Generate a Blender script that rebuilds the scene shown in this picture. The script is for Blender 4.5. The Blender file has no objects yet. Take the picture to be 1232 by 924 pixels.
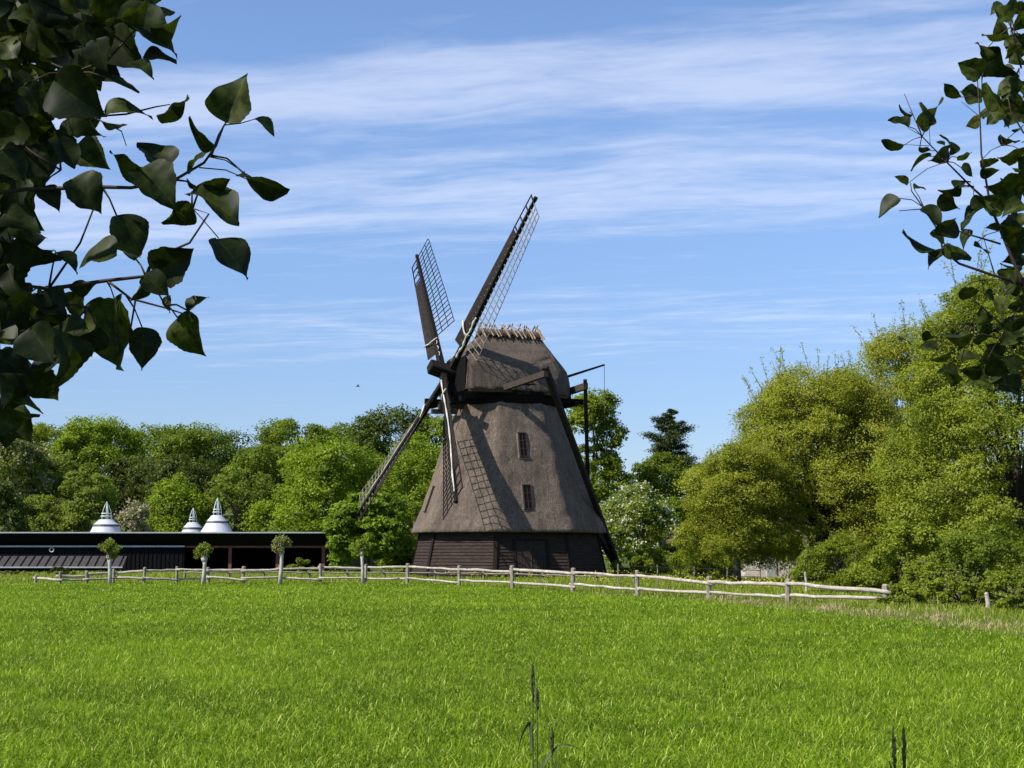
import bpy, bmesh, math, random
import numpy as np
from mathutils import Vector, Matrix

R = math.radians
random.seed(7)
scene = bpy.context.scene
COL = scene.collection

# ------------------------------------------------------------------ camera model
F, HOR, EYE = 1700.0, 662.0, 1.7
TH = math.atan((HOR - 462) / F)


def at(px, py, Y):
    a = (px - 616) / F
    b = (462 - py) / F
    yy = math.cos(TH) - b * math.sin(TH)
    zz = math.sin(TH) + b * math.cos(TH)
    k = Y / yy
    return Vector((a * k, Y, EYE + zz * k))


def ground_at(px, py):
    a = (px - 616) / F
    b = (462 - py) / F
    yy = math.cos(TH) - b * math.sin(TH)
    zz = math.sin(TH) + b * math.cos(TH)
    k = -EYE / zz
    return Vector((a * k, yy * k, 0))


def sstep(t):
    t = np.clip(t, 0, 1)
    return t * t * (3 - 2 * t)


def terrain(x, y):
    x = np.asarray(x, float)
    y = np.asarray(y, float)
    h = 6.5 * sstep((y - 128) / 75) * (1 - 0.75 * sstep((x + 5) / 45))
    h = h + 9.5 * sstep((y - 205) / 60)
    return h


def tz(x, y):
    return float(terrain(x, y))


# ------------------------------------------------------------------ objects
def tag(o, label=None, cat=None, group=None, kind=None):
    if label: o['label'] = label
    if cat: o['category'] = cat
    if group: o['group'] = group
    if kind: o['kind'] = kind
    return o


def empty(name, loc=(0, 0, 0), **k):
    o = bpy.data.objects.new(name, None)
    o.empty_display_size = 0.3
    o.location = loc
    COL.objects.link(o)
    return tag(o, **k)


def link(name, me, mat, parent=None, smooth=False, loc=None):
    o = bpy.data.objects.new(name, me)
    if mat is not None:
        for m in (mat if isinstance(mat, (list, tuple)) else [mat]):
            me.materials.append(m)
    COL.objects.link(o)
    if parent is not None:
        o.parent = parent
    if loc is not None:
        o.location = loc
    if smooth:
        me.polygons.foreach_set('use_smooth', np.ones(len(me.polygons), bool))
    return o


class MB:
    """collects boxes, bars and tubes into one mesh"""

    def __init__(s):
        s.v = []
        s.f = []

    def add(s, vs, fs):
        n = len(s.v)
        s.v += [tuple(p) for p in vs]
        s.f += [tuple(i + n for i in f) for f in fs]
        return s

    def box(s, c, size, rot=None):
        c = Vector(c)
        hx, hy, hz = size[0] / 2, size[1] / 2, size[2] / 2
        vs = []
        for x, y, z in ((-1, -1, -1), (1, -1, -1), (1, 1, -1), (-1, 1, -1), (-1, -1, 1), (1, -1, 1), (1, 1, 1), (-1, 1, 1)):
            p = Vector((x * hx, y * hy, z * hz))
            if rot is not None: p = rot @ p
            vs.append(c + p)
        return s.add(vs, [(0, 3, 2, 1), (4, 5, 6, 7), (0, 1, 5, 4), (1, 2, 6, 5), (2, 3, 7, 6), (3, 0, 4, 7)])

    def bar(s, a, b, w, h, up=(0, 0, 1), w2=None, h2=None):
        a, b = Vector(a), Vector(b)
        d = (b - a).normalized()
        x = d.cross(Vector(up))
        if x.length < 1e-5: x = d.cross(Vector((1, 0, 0)))
        x.normalize()
        y = x.cross(d).normalized()
        w2 = w if w2 is None else w2
        h2 = h if h2 is None else h2
        vs = [a - x * w / 2 - y * h / 2, a + x * w / 2 - y * h / 2, a + x * w / 2 + y * h / 2, a - x * w / 2 + y * h / 2,
              b - x * w2 / 2 - y * h2 / 2, b + x * w2 / 2 - y * h2 / 2, b + x * w2 / 2 + y * h2 / 2, b - x * w2 / 2 + y * h2 / 2]
        return s.add(vs, [(0, 1, 2, 3), (7, 6, 5, 4), (0, 4, 5, 1), (1, 5, 6, 2), (2, 6, 7, 3), (3, 7, 4, 0)])

    def tube(s, pts, rad, seg=7, squash=1.0):
        pts = [Vector(p) for p in pts]
        n = len(pts)
        if not hasattr(rad, '__len__'): rad = [rad] * n
        base = len(s.v)
        prev = None
        for i, p in enumerate(pts):
            d = (pts[min(i + 1, n - 1)] - pts[max(i - 1, 0)])
            if d.length < 1e-9: d = Vector((0, 0, 1))
            d.normalize()
            if prev is None:
                x = d.cross(Vector((0.31, 0.2, 0.93)))
                if x.length < 1e-3: x = d.cross(Vector((1, 0, 0)))
            else:
                x = prev - d * prev.dot(d)
            x.normalize()
            prev = x
            y = d.cross(x)
            for k in range(seg):
                t = 2 * math.pi * k / seg
                s.v.append(tuple(p + (x * math.cos(t) + y * math.sin(t) * squash) * rad[i]))
        for i in range(n - 1):
            for k in range(seg):
                a = base + i * seg + k
                b = base + i * seg + (k + 1) % seg
                s.f.append((a, b, b + seg, a + seg))
        s.f.append(tuple(base + k for k in range(seg))[::-1])
        s.f.append(tuple(base + (n - 1) * seg + k for k in range(seg)))
        return s

    def lathe(s, prof, c=(0, 0, 0), seg=24):
        c = Vector(c)
        base = len(s.v)
        for r, z in prof:
            for k in range(seg):
                t = 2 * math.pi * k / seg
                s.v.append(tuple(c + Vector((r * math.cos(t), r * math.sin(t), z))))
        for i in range(len(prof) - 1):
            for k in range(seg):
                a = base + i * seg + k
                b = base + i * seg + (k + 1) % seg
                s.f.append((a, b, b + seg, a + seg))
        return s

    def build(s, name, mat, parent=None, smooth=False, loc=None, bevel=0):
        me = bpy.data.meshes.new(name)
        me.from_pydata(s.v, [], s.f)
        me.update()
        o = link(name, me, mat, parent, smooth, loc)
        if bevel:
            m = o.modifiers.new('bevel', 'BEVEL')
            m.width = bevel
            m.segments = 1
        return o


def quads_mesh(name, V, tint=None, nper=4):
    """V: (N*nper,3) numpy verts, each nper consecutive verts one face"""
    n = len(V) // nper
    me = bpy.data.meshes.new(name)
    me.vertices.add(len(V))
    me.vertices.foreach_set('co', np.ascontiguousarray(V, np.float32).ravel())
    me.loops.add(len(V))
    me.loops.foreach_set('vertex_index', np.arange(len(V), dtype=np.int32))
    me.polygons.add(n)
    me.polygons.foreach_set('loop_start', np.arange(0, len(V), nper, dtype=np.int32))
    me.polygons.foreach_set('loop_total', np.full(n, nper, np.int32))
    if tint is not None:
        a = me.attributes.new('tint', 'FLOAT', 'FACE')
        a.data.foreach_set('value', np.ascontiguousarray(tint, np.float32))
    me.update()
    return me


def faces_mesh(name, V, Fq, tint=None):
    n = len(Fq)
    k = Fq.shape[1]
    me = bpy.data.meshes.new(name)
    me.vertices.add(len(V))
    me.vertices.foreach_set('co', np.ascontiguousarray(V, np.float32).ravel())
    me.loops.add(n * k)
    me.loops.foreach_set('vertex_index', np.ascontiguousarray(Fq, np.int32).ravel())
    me.polygons.add(n)
    me.polygons.foreach_set('loop_start', np.arange(0, n * k, k, dtype=np.int32))
    me.polygons.foreach_set('loop_total', np.full(n, k, np.int32))
    if tint is not None:
        a = me.attributes.new('tint', 'FLOAT', 'FACE')
        a.data.foreach_set('value', np.ascontiguousarray(tint, np.float32))
    me.update()
    return me


# ------------------------------------------------------------------ materials
class NT:
    def __init__(s, name):
        s.m = bpy.data.materials.new(name)
        s.m.use_nodes = True
        s.t = s.m.node_tree
        s.b = s.t.nodes['Principled BSDF']
        s.out = s.t.nodes['Material Output']

    def n(s, typ, **kw):
        o = s.t.nodes.new(typ)
        for k, v in kw.items():
            if k.startswith('i_'):
                o.inputs[int(k[2:]) if k[2:].isdigit() else k[2:].replace('_', ' ')].default_value = v
            else:
                setattr(o, k, v)
        return o

    def l(s, a, b):
        s.t.links.new(a, b)

    def coord(s, scale=(1, 1, 1), kind='Object'):
        c = s.n('ShaderNodeTexCoord')
        m = s.n('ShaderNodeMapping')
        m.inputs['Scale'].default_value = scale
        s.l(c.outputs[kind], m.inputs['Vector'])
        return m.outputs[0]

    def noise(s, scale, vec=None, detail=5, rough=0.6):
        o = s.n('ShaderNodeTexNoise')
        o.inputs['Scale'].default_value = scale
        o.inputs['Detail'].default_value = detail
        o.inputs['Roughness'].default_value = rough
        if vec is not None: s.l(vec, o.inputs['Vector'])
        return o.outputs[0]

    def ramp(s, fac, stops):
        o = s.n('ShaderNodeValToRGB')
        e = o.color_ramp.elements
        while len(e) < len(stops): e.new(0.5)
        for i, (p, c) in enumerate(stops):
            e[i].position = p
            e[i].color = (*c, 1)
        s.l(fac, o.inputs[0])
        return o.outputs[0]

    def mix(s, fac, a, b, blend='MIX'):
        o = s.n('ShaderNodeMix', data_type='RGBA', blend_type=blend)
        for v, i in ((fac, 0), (a, 6), (b, 7)):
            if isinstance(v, (int, float)): o.inputs[i].default_value = v
            elif isinstance(v, tuple): o.inputs[i].default_value = (*v, 1)
            else: s.l(v, o.inputs[i])
        return o.outputs[2]

    def bump(s, h, strength=0.5, dist=0.05):
        o = s.n('ShaderNodeBump')
        o.inputs['Strength'].default_value = strength
        o.inputs['Distance'].default_value = dist
        s.l(h, o.inputs['Height'])
        s.l(o.outputs[0], s.b.inputs['Normal'])
        return o


def mat_wood(name, c1, c2, scale=(8, 8, 8), rough=0.8, bump=0.3, dist=0.02, spec=0.3):
    k = NT(name)
    v = k.coord(scale)
    a = k.noise(1.0, v, 6, 0.65)
    a2 = k.noise(0.35, v, 3, 0.5)
    c = k.ramp(a, [(0.3, c1), (0.7, c2)])
    c = k.mix(k.ramp(a2, [(0.35, (0, 0, 0)), (0.65, (0.45, 0.45, 0.45))]), c, tuple(0.6 * x + 0.01 for x in c1))
    k.l(c, k.b.inputs['Base Color'])
    k.b.inputs['Roughness'].default_value = rough
    k.b.inputs['Specular IOR Level'].default_value = spec
    k.bump(a, bump, dist)
    return k.m


def mat_leaf(name, dark, light, trans=0.42, rough=0.55, spec=0.25, noise_scale=None, tmul=1.25, c3=None):
    k = NT(name)
    at_ = k.n('ShaderNodeAttribute', attribute_name='tint')
    stops = [(0.0, dark), (1.0, light)]
    if c3: stops = [(0.0, dark), (0.8, light), (1.0, c3)]
    c = k.ramp(at_.outputs['Fac'], stops)
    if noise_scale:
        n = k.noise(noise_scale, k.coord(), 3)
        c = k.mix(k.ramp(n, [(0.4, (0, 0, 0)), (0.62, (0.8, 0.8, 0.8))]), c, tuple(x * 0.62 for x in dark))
    k.l(c, k.b.inputs['Base Color'])
    k.b.inputs['Roughness'].default_value = rough
    k.b.inputs['Specular IOR Level'].default_value = spec
    tr = k.n('ShaderNodeBsdfTranslucent')
    tc = k.mix(1.0, c, (tmul * 1.05, tmul * 1.1, tmul * 0.6), 'MULTIPLY')
    k.l(tc, tr.inputs['Color'])
    mx = k.n('ShaderNodeMixShader')
    mx.inputs[0].default_value = trans
    k.l(k.b.outputs[0], mx.inputs[1])
    k.l(tr.outputs[0], mx.inputs[2])
    k.l(mx.outputs[0], k.out.inputs['Surface'])
    return k.m


def mat_plain(name, c, rough=0.6, metal=0.0, spec=0.4, var=0.15, scale=3.0, bump=0.0):
    k = NT(name)
    n = k.noise(scale, k.coord(), 5)
    col = k.ramp(n, [(0.3, tuple(x * (1 - var) for x in c)), (0.7, tuple(min(1, x * (1 + var)) for x in c))])
    k.l(col, k.b.inputs['Base Color'])
    k.b.inputs['Roughness'].default_value = rough
    k.b.inputs['Metallic'].default_value = metal
    k.b.inputs['Specular IOR Level'].default_value = spec
    if bump: k.bump(n, bump, 0.02)
    return k.m


def mat_thatch(name, c1, c2, c3, streak=(17, 17, 0.9), bump=0.8):
    k = NT(name)
    v = k.coord(streak)
    a = k.noise(1.0, v, 6, 0.7)
    b = k.noise(0.9, k.coord((1, 1, 0.28)), 6, 0.65)
    fine = k.noise(14, k.coord((1, 1, 0.5)), 4, 0.7)
    rain = k.noise(1.0, k.coord((3.2, 3.2, 0.13)), 5, 0.65)
    course = k.noise(1.0, k.coord((0.5, 0.5, 5.5)), 3, 0.6)
    c = k.ramp(a, [(0.30, tuple(x * .8 for x in c1)), (0.5, tuple(.6 * x + .4 * y for x, y in zip(c1, c2))), (0.70, c2)])
    c = k.mix(k.ramp(b, [(0.44, (0, 0, 0)), (0.66, (0.8, 0.8, 0.8))]), c, c3)
    c = k.mix(k.ramp(fine, [(0.30, (0.7, 0.7, 0.7)), (0.52, (0, 0, 0))]), c, tuple(x * 0.5 for x in c1))
    c = k.mix(k.ramp(rain, [(0.46, (0, 0, 0)), (0.64, (0.62, 0.62, 0.62))]), c, tuple(x * 0.75 for x in c1))
    c = k.mix(k.ramp(course, [(0.35, (0.14, 0.14, 0.14)), (0.5, (0, 0, 0))]), c, tuple(x * 0.7 for x in c1))
    k.l(c, k.b.inputs['Base Color'])
    k.b.inputs['Roughness'].default_value = 0.95
    k.b.inputs['Diffuse Roughness'].default_value = 1.0
    k.b.inputs['Sheen Weight'].default_value = 0.05
    k.b.inputs['Sheen Roughness'].default_value = 0.6
    k.b.inputs['Sheen Tint'].default_value = (0.8, 0.66, 0.52, 1)
    k.b.inputs['Specular IOR Level'].default_value = 0.1
    h = k.n('ShaderNodeMath', operation='ADD')
    k.l(a, h.inputs[0])
    k.l(fine, h.inputs[1])
    k.bump(h.outputs[0], bump, 0.09)
    return k.m


M = {}
M['thatch'] = mat_thatch('thatch_reed', (0.122, 0.092, 0.071), (0.385, 0.298, 0.228), (0.152, 0.119, 0.095))
M['cap_thatch'] = mat_thatch('cap_thatch_reed', (0.092, 0.070, 0.054), (0.27, 0.205, 0.157), (0.12, 0.094, 0.076))
M['reveal'] = mat_thatch('trimmed_thatch', (0.20, 0.155, 0.12), (0.42, 0.335, 0.27), (0.28, 0.225, 0.185))
M['ridge'] = mat_thatch('ridge_straw', (0.095, 0.066, 0.047), (0.24, 0.17, 0.12), (0.16, 0.112, 0.08), streak=(9, 9, 9))
M['tar'] = mat_wood('tarred_boards', (0.021, 0.014, 0.0115), (0.074, 0.052, 0.042), (3, 3, 22), 0.85, 0.4, spec=0.08)
M['tar_plank'] = mat_wood('tarred_planks', (0.008, 0.006, 0.005), (0.03, 0.021, 0.017), (20, 20, 2), 0.85, 0.4, spec=0.08)
M['beam'] = mat_wood('dark_weathered_beam', (0.012, 0.0085, 0.007), (0.050, 0.036, 0.029), (9, 9, 9), 0.85, 0.5, spec=0.12)
M['beam2'] = mat_wood('brown_weathered_beam', (0.028, 0.020, 0.016), (0.10, 0.074, 0.060), (9, 9, 9), 0.85, 0.5, spec=0.12)
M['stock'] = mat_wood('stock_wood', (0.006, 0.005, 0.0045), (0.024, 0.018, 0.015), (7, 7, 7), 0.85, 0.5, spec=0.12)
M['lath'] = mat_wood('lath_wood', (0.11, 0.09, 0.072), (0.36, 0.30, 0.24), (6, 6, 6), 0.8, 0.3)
M['peg'] = mat_wood('peg_wood', (0.16, 0.122, 0.092), (0.42, 0.33, 0.25), (6, 6, 6), 0.85, 0.3)
M['board'] = mat_wood('wind_board_wood', (0.009, 0.0075, 0.006), (0.046, 0.034, 0.027), (4, 4, 9), 0.85, 0.4, spec=0.12)
M['cloth'] = mat_plain('furled_cloth', (0.50, 0.47, 0.40), 0.9, var=0.25, scale=5, bump=0.4)
M['rail'] = mat_wood('silvered_split_wood', (0.27, 0.23, 0.18), (0.62, 0.55, 0.45), (6, 6, 14), 0.9, 0.5)
M['post'] = mat_wood('weathered_post_wood', (0.15, 0.12, 0.09), (0.48, 0.42, 0.34), (9, 9, 5), 0.9, 0.6)
M['rail_dark'] = mat_wood('grey_split_wood', (0.12, 0.10, 0.08), (0.32, 0.28, 0.22), (6, 6, 14), 0.9, 0.5)
M['black_wall'] = mat_wood('black_boards', (0.004, 0.0035, 0.0033), (0.013, 0.011, 0.010), (14, 14, 1.2), 0.9, 0.4, spec=0.04)
M['blue_black'] = mat_wood('blue_black_boards', (0.003, 0.003, 0.0036), (0.010, 0.010, 0.0115), (9, 9, 1.2), 0.9, 0.4, spec=0.06)
M['fascia'] = mat_plain('black_fascia', (0.004, 0.0035, 0.004), 0.8, var=0.3, spec=0.15)
M['red_wood'] = mat_wood('red_brown_wood', (0.13, 0.040, 0.024), (0.24, 0.082, 0.05), (8, 8, 8), 0.7, 0.3)
M['roof_metal'] = mat_plain('brown_seam_roof', (0.045, 0.035, 0.031), 0.85, var=0.3, scale=2)
M['zinc'] = mat_plain('zinc_edge', (0.42, 0.43, 0.44), 0.5, 0.3, var=0.15)
M['white_roof'] = mat_plain('white_roof_sheet', (0.52, 0.52, 0.53), 0.5, var=0.05)
M['dark_ring'] = mat_plain('dark_ring', (0.07, 0.075, 0.085), 0.5)
M['pale_metal'] = mat_plain('pale_green_metal', (0.50, 0.54, 0.52), 0.5, 0.2)
M['glass'] = mat_plain('dark_glass', (0.006, 0.006, 0.006), 0.35, spec=0.12)
M['frame'] = mat_wood('window_frame_wood', (0.10, 0.085, 0.07), (0.24, 0.20, 0.17), (10, 10, 10), 0.8, 0.3)
M['rope'] = mat_plain('hoist_rope', (0.10, 0.09, 0.08), 0.9)
M['bark'] = mat_wood('grey_bark', (0.05, 0.04, 0.03), (0.16, 0.13, 0.10), (7, 7, 2), 0.95, 0.8, 0.05)
M['bark_dark'] = mat_wood('dark_bark', (0.025, 0.02, 0.016), (0.09, 0.07, 0.05), (7, 7, 2), 0.95, 0.8, 0.05)
M['pale_bark'] = mat_wood('pale_peeled_bark', (0.33, 0.29, 0.24), (0.62, 0.57, 0.49), (12, 12, 3), 0.9, 0.5)
M['twig'] = mat_plain('red_brown_twig', (0.035, 0.018, 0.012), 0.7, var=0.3, scale=20)
M['lime_wall'] = mat_plain('limewashed_wall', (0.55, 0.49, 0.44), 0.9, var=0.12, bump=0.4)
M['wire'] = mat_plain('rusty_wire', (0.06, 0.05, 0.045), 0.7, 0.4)
M['bird'] = mat_plain('dark_plumage', (0.02, 0.02, 0.025), 0.7)

M['maple'] = mat_leaf('maple_leaves', (0.1162, 0.1683, 0.0109), (0.3006, 0.3885, 0.0239))
M['beech'] = mat_leaf('beech_leaves', (0.1142, 0.1548, 0.0102), (0.2753, 0.3343, 0.0235))
M['olive'] = mat_leaf('olive_leaves', (0.1134, 0.1464, 0.0171), (0.2666, 0.3278, 0.0428))
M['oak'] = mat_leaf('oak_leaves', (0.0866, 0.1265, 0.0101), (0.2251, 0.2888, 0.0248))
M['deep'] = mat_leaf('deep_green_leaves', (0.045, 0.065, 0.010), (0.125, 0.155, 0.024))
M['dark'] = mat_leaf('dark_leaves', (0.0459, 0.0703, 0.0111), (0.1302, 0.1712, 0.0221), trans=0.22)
M['chestnut'] = mat_leaf('chestnut_leaves', (0.1084, 0.1689, 0.0137), (0.2709, 0.3716, 0.0342))
M['willow'] = mat_leaf('willow_leaves', (0.1578, 0.1776, 0.0152), (0.3636, 0.3817, 0.0381), c3=(0.36, 0.36, 0.10))
M['ash'] = mat_leaf('ash_leaves', (0.1477, 0.1903, 0.0163), (0.3576, 0.3878, 0.0428))
M['bramble'] = mat_leaf('bramble_leaves', (0.1277, 0.1664, 0.0120), (0.3153, 0.3606, 0.0321))
M['bright'] = mat_leaf('bright_leaves', (0.14, 0.18, 0.014), (0.29, 0.345, 0.028))
M['pale'] = mat_leaf('pale_leaves', (0.1612, 0.1808, 0.0600), (0.3720, 0.3729, 0.1500))
M['pine'] = mat_leaf('pine_needles', (0.034, 0.052, 0.014), (0.095, 0.122, 0.034), trans=0.12)
M['blossom'] = mat_leaf('blossom_petals', (0.40, 0.41, 0.28), (0.66, 0.66, 0.52), trans=0.3, tmul=0.9)
M['blush'] = mat_leaf('blush_blossom', (0.28, 0.23, 0.17), (0.46, 0.38, 0.30), trans=0.3, tmul=0.9)
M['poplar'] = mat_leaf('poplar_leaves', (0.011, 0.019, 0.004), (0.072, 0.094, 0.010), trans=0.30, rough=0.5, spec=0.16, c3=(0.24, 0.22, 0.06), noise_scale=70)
M['crop'] = mat_leaf('crop_blades', (0.046, 0.096, 0.002), (0.275, 0.405, 0.013), trans=0.36, rough=0.5, spec=0.12, c3=(0.58, 0.64, 0.13))
M['meadow'] = mat_leaf('meadow_blades', (0.13, 0.185, 0.010), (0.33, 0.385, 0.035), trans=0.35, c3=(0.52, 0.44, 0.20))
M['straw'] = mat_leaf('straw_blades', (0.36, 0.27, 0.13), (0.58, 0.46, 0.26), trans=0.3, tmul=1.0)
M['petal'] = mat_leaf('yellow_petals', (0.62, 0.50, 0.02), (0.75, 0.64, 0.04), trans=0.3)
M['seed'] = mat_plain('grass_seed_head', (0.05, 0.06, 0.022), 0.8, var=0.4, scale=60)
M['stem'] = mat_plain('grass_stem', (0.045, 0.065, 0.018), 0.7, var=0.3, scale=30)


def ground_mat():
    k = NT('ground_earth_and_turf')
    v = k.coord()
    a = k.noise(0.35, v, 8, 0.65)
    b = k.noise(6.0, v, 6, 0.7)
    c = k.ramp(b, [(0.3, (0.035, 0.055, 0.010)), (0.7, (0.10, 0.14, 0.025))])
    c = k.mix(k.ramp(a, [(0.5, (0, 0, 0)), (0.75, (0.8, 0.8, 0.8))]), c, (0.16, 0.15, 0.05))
    k.l(c, k.b.inputs['Base Color'])
    k.b.inputs['Roughness'].default_value = 1.0
    k.b.inputs['Specular IOR Level'].default_value = 0.1
    k.bump(b, 0.6, 0.08)
    return k.m


M['ground'] = ground_mat()

# ------------------------------------------------------------------ world and sun
SUN_EL, SUN_AZ = 45.5, -60.0          # azimuth left of the camera's back direction
sd = Vector((math.sin(R(SUN_AZ)) * math.cos(R(SUN_EL)), -math.cos(R(SUN_AZ)) * math.cos(R(SUN_EL)), math.sin(R(SUN_EL))))


def build_world():
    w = bpy.data.worlds.new('World')
    scene.world = w
    w.use_nodes = True
    t = w.node_tree
    t.nodes.clear()
    N = t.nodes.new
    L = t.links.new

    def math_(op, a, b=None, c=None, clamp=False):
        o = N('ShaderNodeMath')
        o.operation = op
        o.use_clamp = clamp
        for i, v in enumerate((a, b, c)):
            if v is None: continue
            if isinstance(v, (int, float)): o.inputs[i].default_value = v
            else: L(v, o.inputs[i])
        return o.outputs[0]

    def sm(v, lo, hi):
        o = N('ShaderNodeMapRange')
        o.interpolation_type = 'SMOOTHSTEP'
        L(v, o.inputs[0])
        o.inputs[1].default_value = lo
        o.inputs[2].default_value = hi
        return o.outputs[0]

    out = N('ShaderNodeOutputWorld')
    bg = N('ShaderNodeBackground')
    bg.inputs['Strength'].default_value = 0.125
    sky = N('ShaderNodeTexSky')
    sky.sky_type = 'NISHITA'
    sky.sun_disc = False
    sky.sun_elevation = R(SUN_EL)
    sky.sun_rotation = math.atan2(sd.x, sd.y)
    sky.air_density = 1.0
    sky.dust_density = 0.15
    sky.ozone_density = 2.2
    sky.altitude = 20
    tc = N('ShaderNodeTexCoord')
    sep = N('ShaderNodeSeparateXYZ')
    L(tc.outputs['Generated'], sep.inputs[0])
    z = math_('MAXIMUM', sep.outputs[2], 0.03)
    u = math_('DIVIDE', sep.outputs[0], z)
    v = math_('DIVIDE', sep.outputs[1], z)
    # large scale drift so the bands bend a little, and rise to the right
    comb0 = N('ShaderNodeCombineXYZ')
    L(u, comb0.inputs[0]); L(v, comb0.inputs[1])
    drift = N('ShaderNodeTexNoise')
    drift.inputs['Scale'].default_value = 0.8
    drift.inputs['Detail'].default_value = 2
    L(comb0.outputs[0], drift.inputs['Vector'])
    vv = math_('ADD', math_('MULTIPLY_ADD', u, 0.20, v), math_('MULTIPLY_ADD', drift.outputs[0], 0.5, -0.25))

    def streak(sx, sy, scale, detail, rough, off=0.0, dist=0.0):
        c = N('ShaderNodeCombineXYZ')
        L(math_('MULTIPLY', u, sx), c.inputs[0])
        L(math_('MULTIPLY', vv, sy), c.inputs[1])
        c.inputs[2].default_value = off
        n = N('ShaderNodeTexNoise')
        n.inputs['Scale'].default_value = scale
        n.inputs['Detail'].default_value = detail
        n.inputs['Roughness'].default_value = rough
        n.inputs['Distortion'].default_value = dist
        L(c.outputs[0], n.inputs['Vector'])
        return n.outputs[0]

    def band(v0, w):
        d = math_('ABSOLUTE', math_('SUBTRACT', vv, v0))
        return math_('SUBTRACT', 1.0, sm(d, w * 0.15, w))

    s1 = streak(0.8, 3.0, 1.5, 7, 0.52, 0.0, 0.5)
    s2 = streak(1.6, 4.5, 2.0, 7, 0.55, 4.0, 0.8)
    ripple = streak(5.0, 9.0, 2.5, 6, 0.55, 9.0, 0.3)
    tex = math_('ADD', math_('MULTIPLY', s1, 0.58), math_('ADD', math_('MULTIPLY', s2, 0.34), math_('MULTIPLY', ripple, 0.17)))
    bands = math_('MAXIMUM', math_('MULTIPLY', band(SKY_B[0], 0.50), 1.0), math_('MULTIPLY', band(SKY_B[1], 0.85), 0.85))
    bands = math_('MAXIMUM', bands, math_('MULTIPLY', band(SKY_B[2], 1.6), 0.45))
    cov = sm(math_('ADD', tex, math_('MULTIPLY_ADD', bands, 0.34, -0.15)), 0.43, 0.86)
    cov = math_('MULTIPLY', cov, 0.47, clamp=True)
    mx = N('ShaderNodeMix')
    mx.data_type = 'RGBA'
    L(cov, mx.inputs[0])
    tint = N('ShaderNodeMix')
    tint.data_type = 'RGBA'
    tint.blend_type = 'MULTIPLY'
    tint.inputs[0].default_value = 1.0
    L(sky.outputs[0], tint.inputs[6])
    low = N('ShaderNodeMix')
    low.data_type = 'RGBA'
    L(sm(sep.outputs[2], 0.0, 0.34), low.inputs[0])
    low.inputs[6].default_value = (0.51, 0.565, 0.735, 1)
    low.inputs[7].default_value = (0.90, 0.95, 1.08, 1)
    L(low.outputs[2], tint.inputs[7])
    L(tint.outputs[2], mx.inputs[6])
    mx.inputs[7].default_value = (5.3, 5.6, 6.6, 1)
    L(mx.outputs[2], bg.inputs['Color'])
    L(bg.outputs[0], out.inputs['Surface'])


SKY_B = (2.95, 3.95, 6.4)
build_world()
sun = bpy.data.lights.new('sun', 'SUN')
sun.energy = 4.9
sun.angle = R(0.53)
sun.color = (1.0, 0.95, 0.87)
so = bpy.data.objects.new('sun', sun)
so.rotation_euler = sd.to_track_quat('Z', 'Y').to_euler()
so.location = sd * 60
COL.objects.link(so)

cam = bpy.data.cameras.new('camera')
cam.sensor_width = 36
cam.lens = F / 1232 * 36
cam.clip_end = 20000
cam.clip_start = 0.05
co = bpy.data.objects.new('camera', cam)
co.location = (0, 0, EYE)
co.rotation_euler = (math.pi / 2 + TH, 0, 0)
COL.objects.link(co)
scene.camera = co
scene.view_settings.view_transform = 'Standard'
scene.view_settings.look = 'None'
scene.view_settings.gamma = 1
scene.view_settings.exposure = 0.46

# ------------------------------------------------------------------ ground
def build_ground():
    xs = np.concatenate([np.linspace(-4000, -300, 10)[:-1], np.linspace(-300, -60, 25)[:-1], np.linspace(-60, 60, 61)[:-1], np.linspace(60, 300, 25)[:-1], np.linspace(300, 4000, 10)])
    ys = np.concatenate([np.linspace(-400, -20, 6)[:-1], np.linspace(-20, 240, 131)[:-1], np.linspace(240, 600, 12)[:-1], np.linspace(600, 9000, 10)])
    X, Y = np.meshgrid(xs, ys, indexing='xy')
    Z = terrain(X, Y)
    V = np.stack([X, Y, Z], -1).reshape(-1, 3)
    nx, ny = len(xs), len(ys)
    i = np.arange(nx - 1)[None, :] + np.arange(ny - 1)[:, None] * nx
    Fq = np.stack([i, i + 1, i + 1 + nx, i + nx], -1).reshape(-1, 4)
    me = faces_mesh('ground', V, Fq)
    o = link('ground', me, M['ground'], smooth=True)
    tag(o, kind='structure', label='grassy ground rising to a wooded hill behind the mill')


build_ground()

# field edge, traced on the ground: crop this side, meadow beyond
EDGE = [(-260, 702), (0, 701.5), (200, 701), (440, 700.5), (520, 702), (616, 708), (700, 714.5), (850, 725), (950, 735), (1065, 746), (1160, 757), (1232, 767), (1400, 796)]
EDGEW = np.array([tuple(ground_at(*p))[:2] for p in EDGE])


def edge_y(x):
    """depth of the field edge at x (edge is a function of x/y angle: solve by ray)"""
    return np.interp(x, EDGEW[:, 0], EDGEW[:, 1])


ANG = EDGEW[:, 0] / EDGEW[:, 1]


def edge_d(ang):
    return np.interp(ang, ANG, EDGEW[:, 1])


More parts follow.
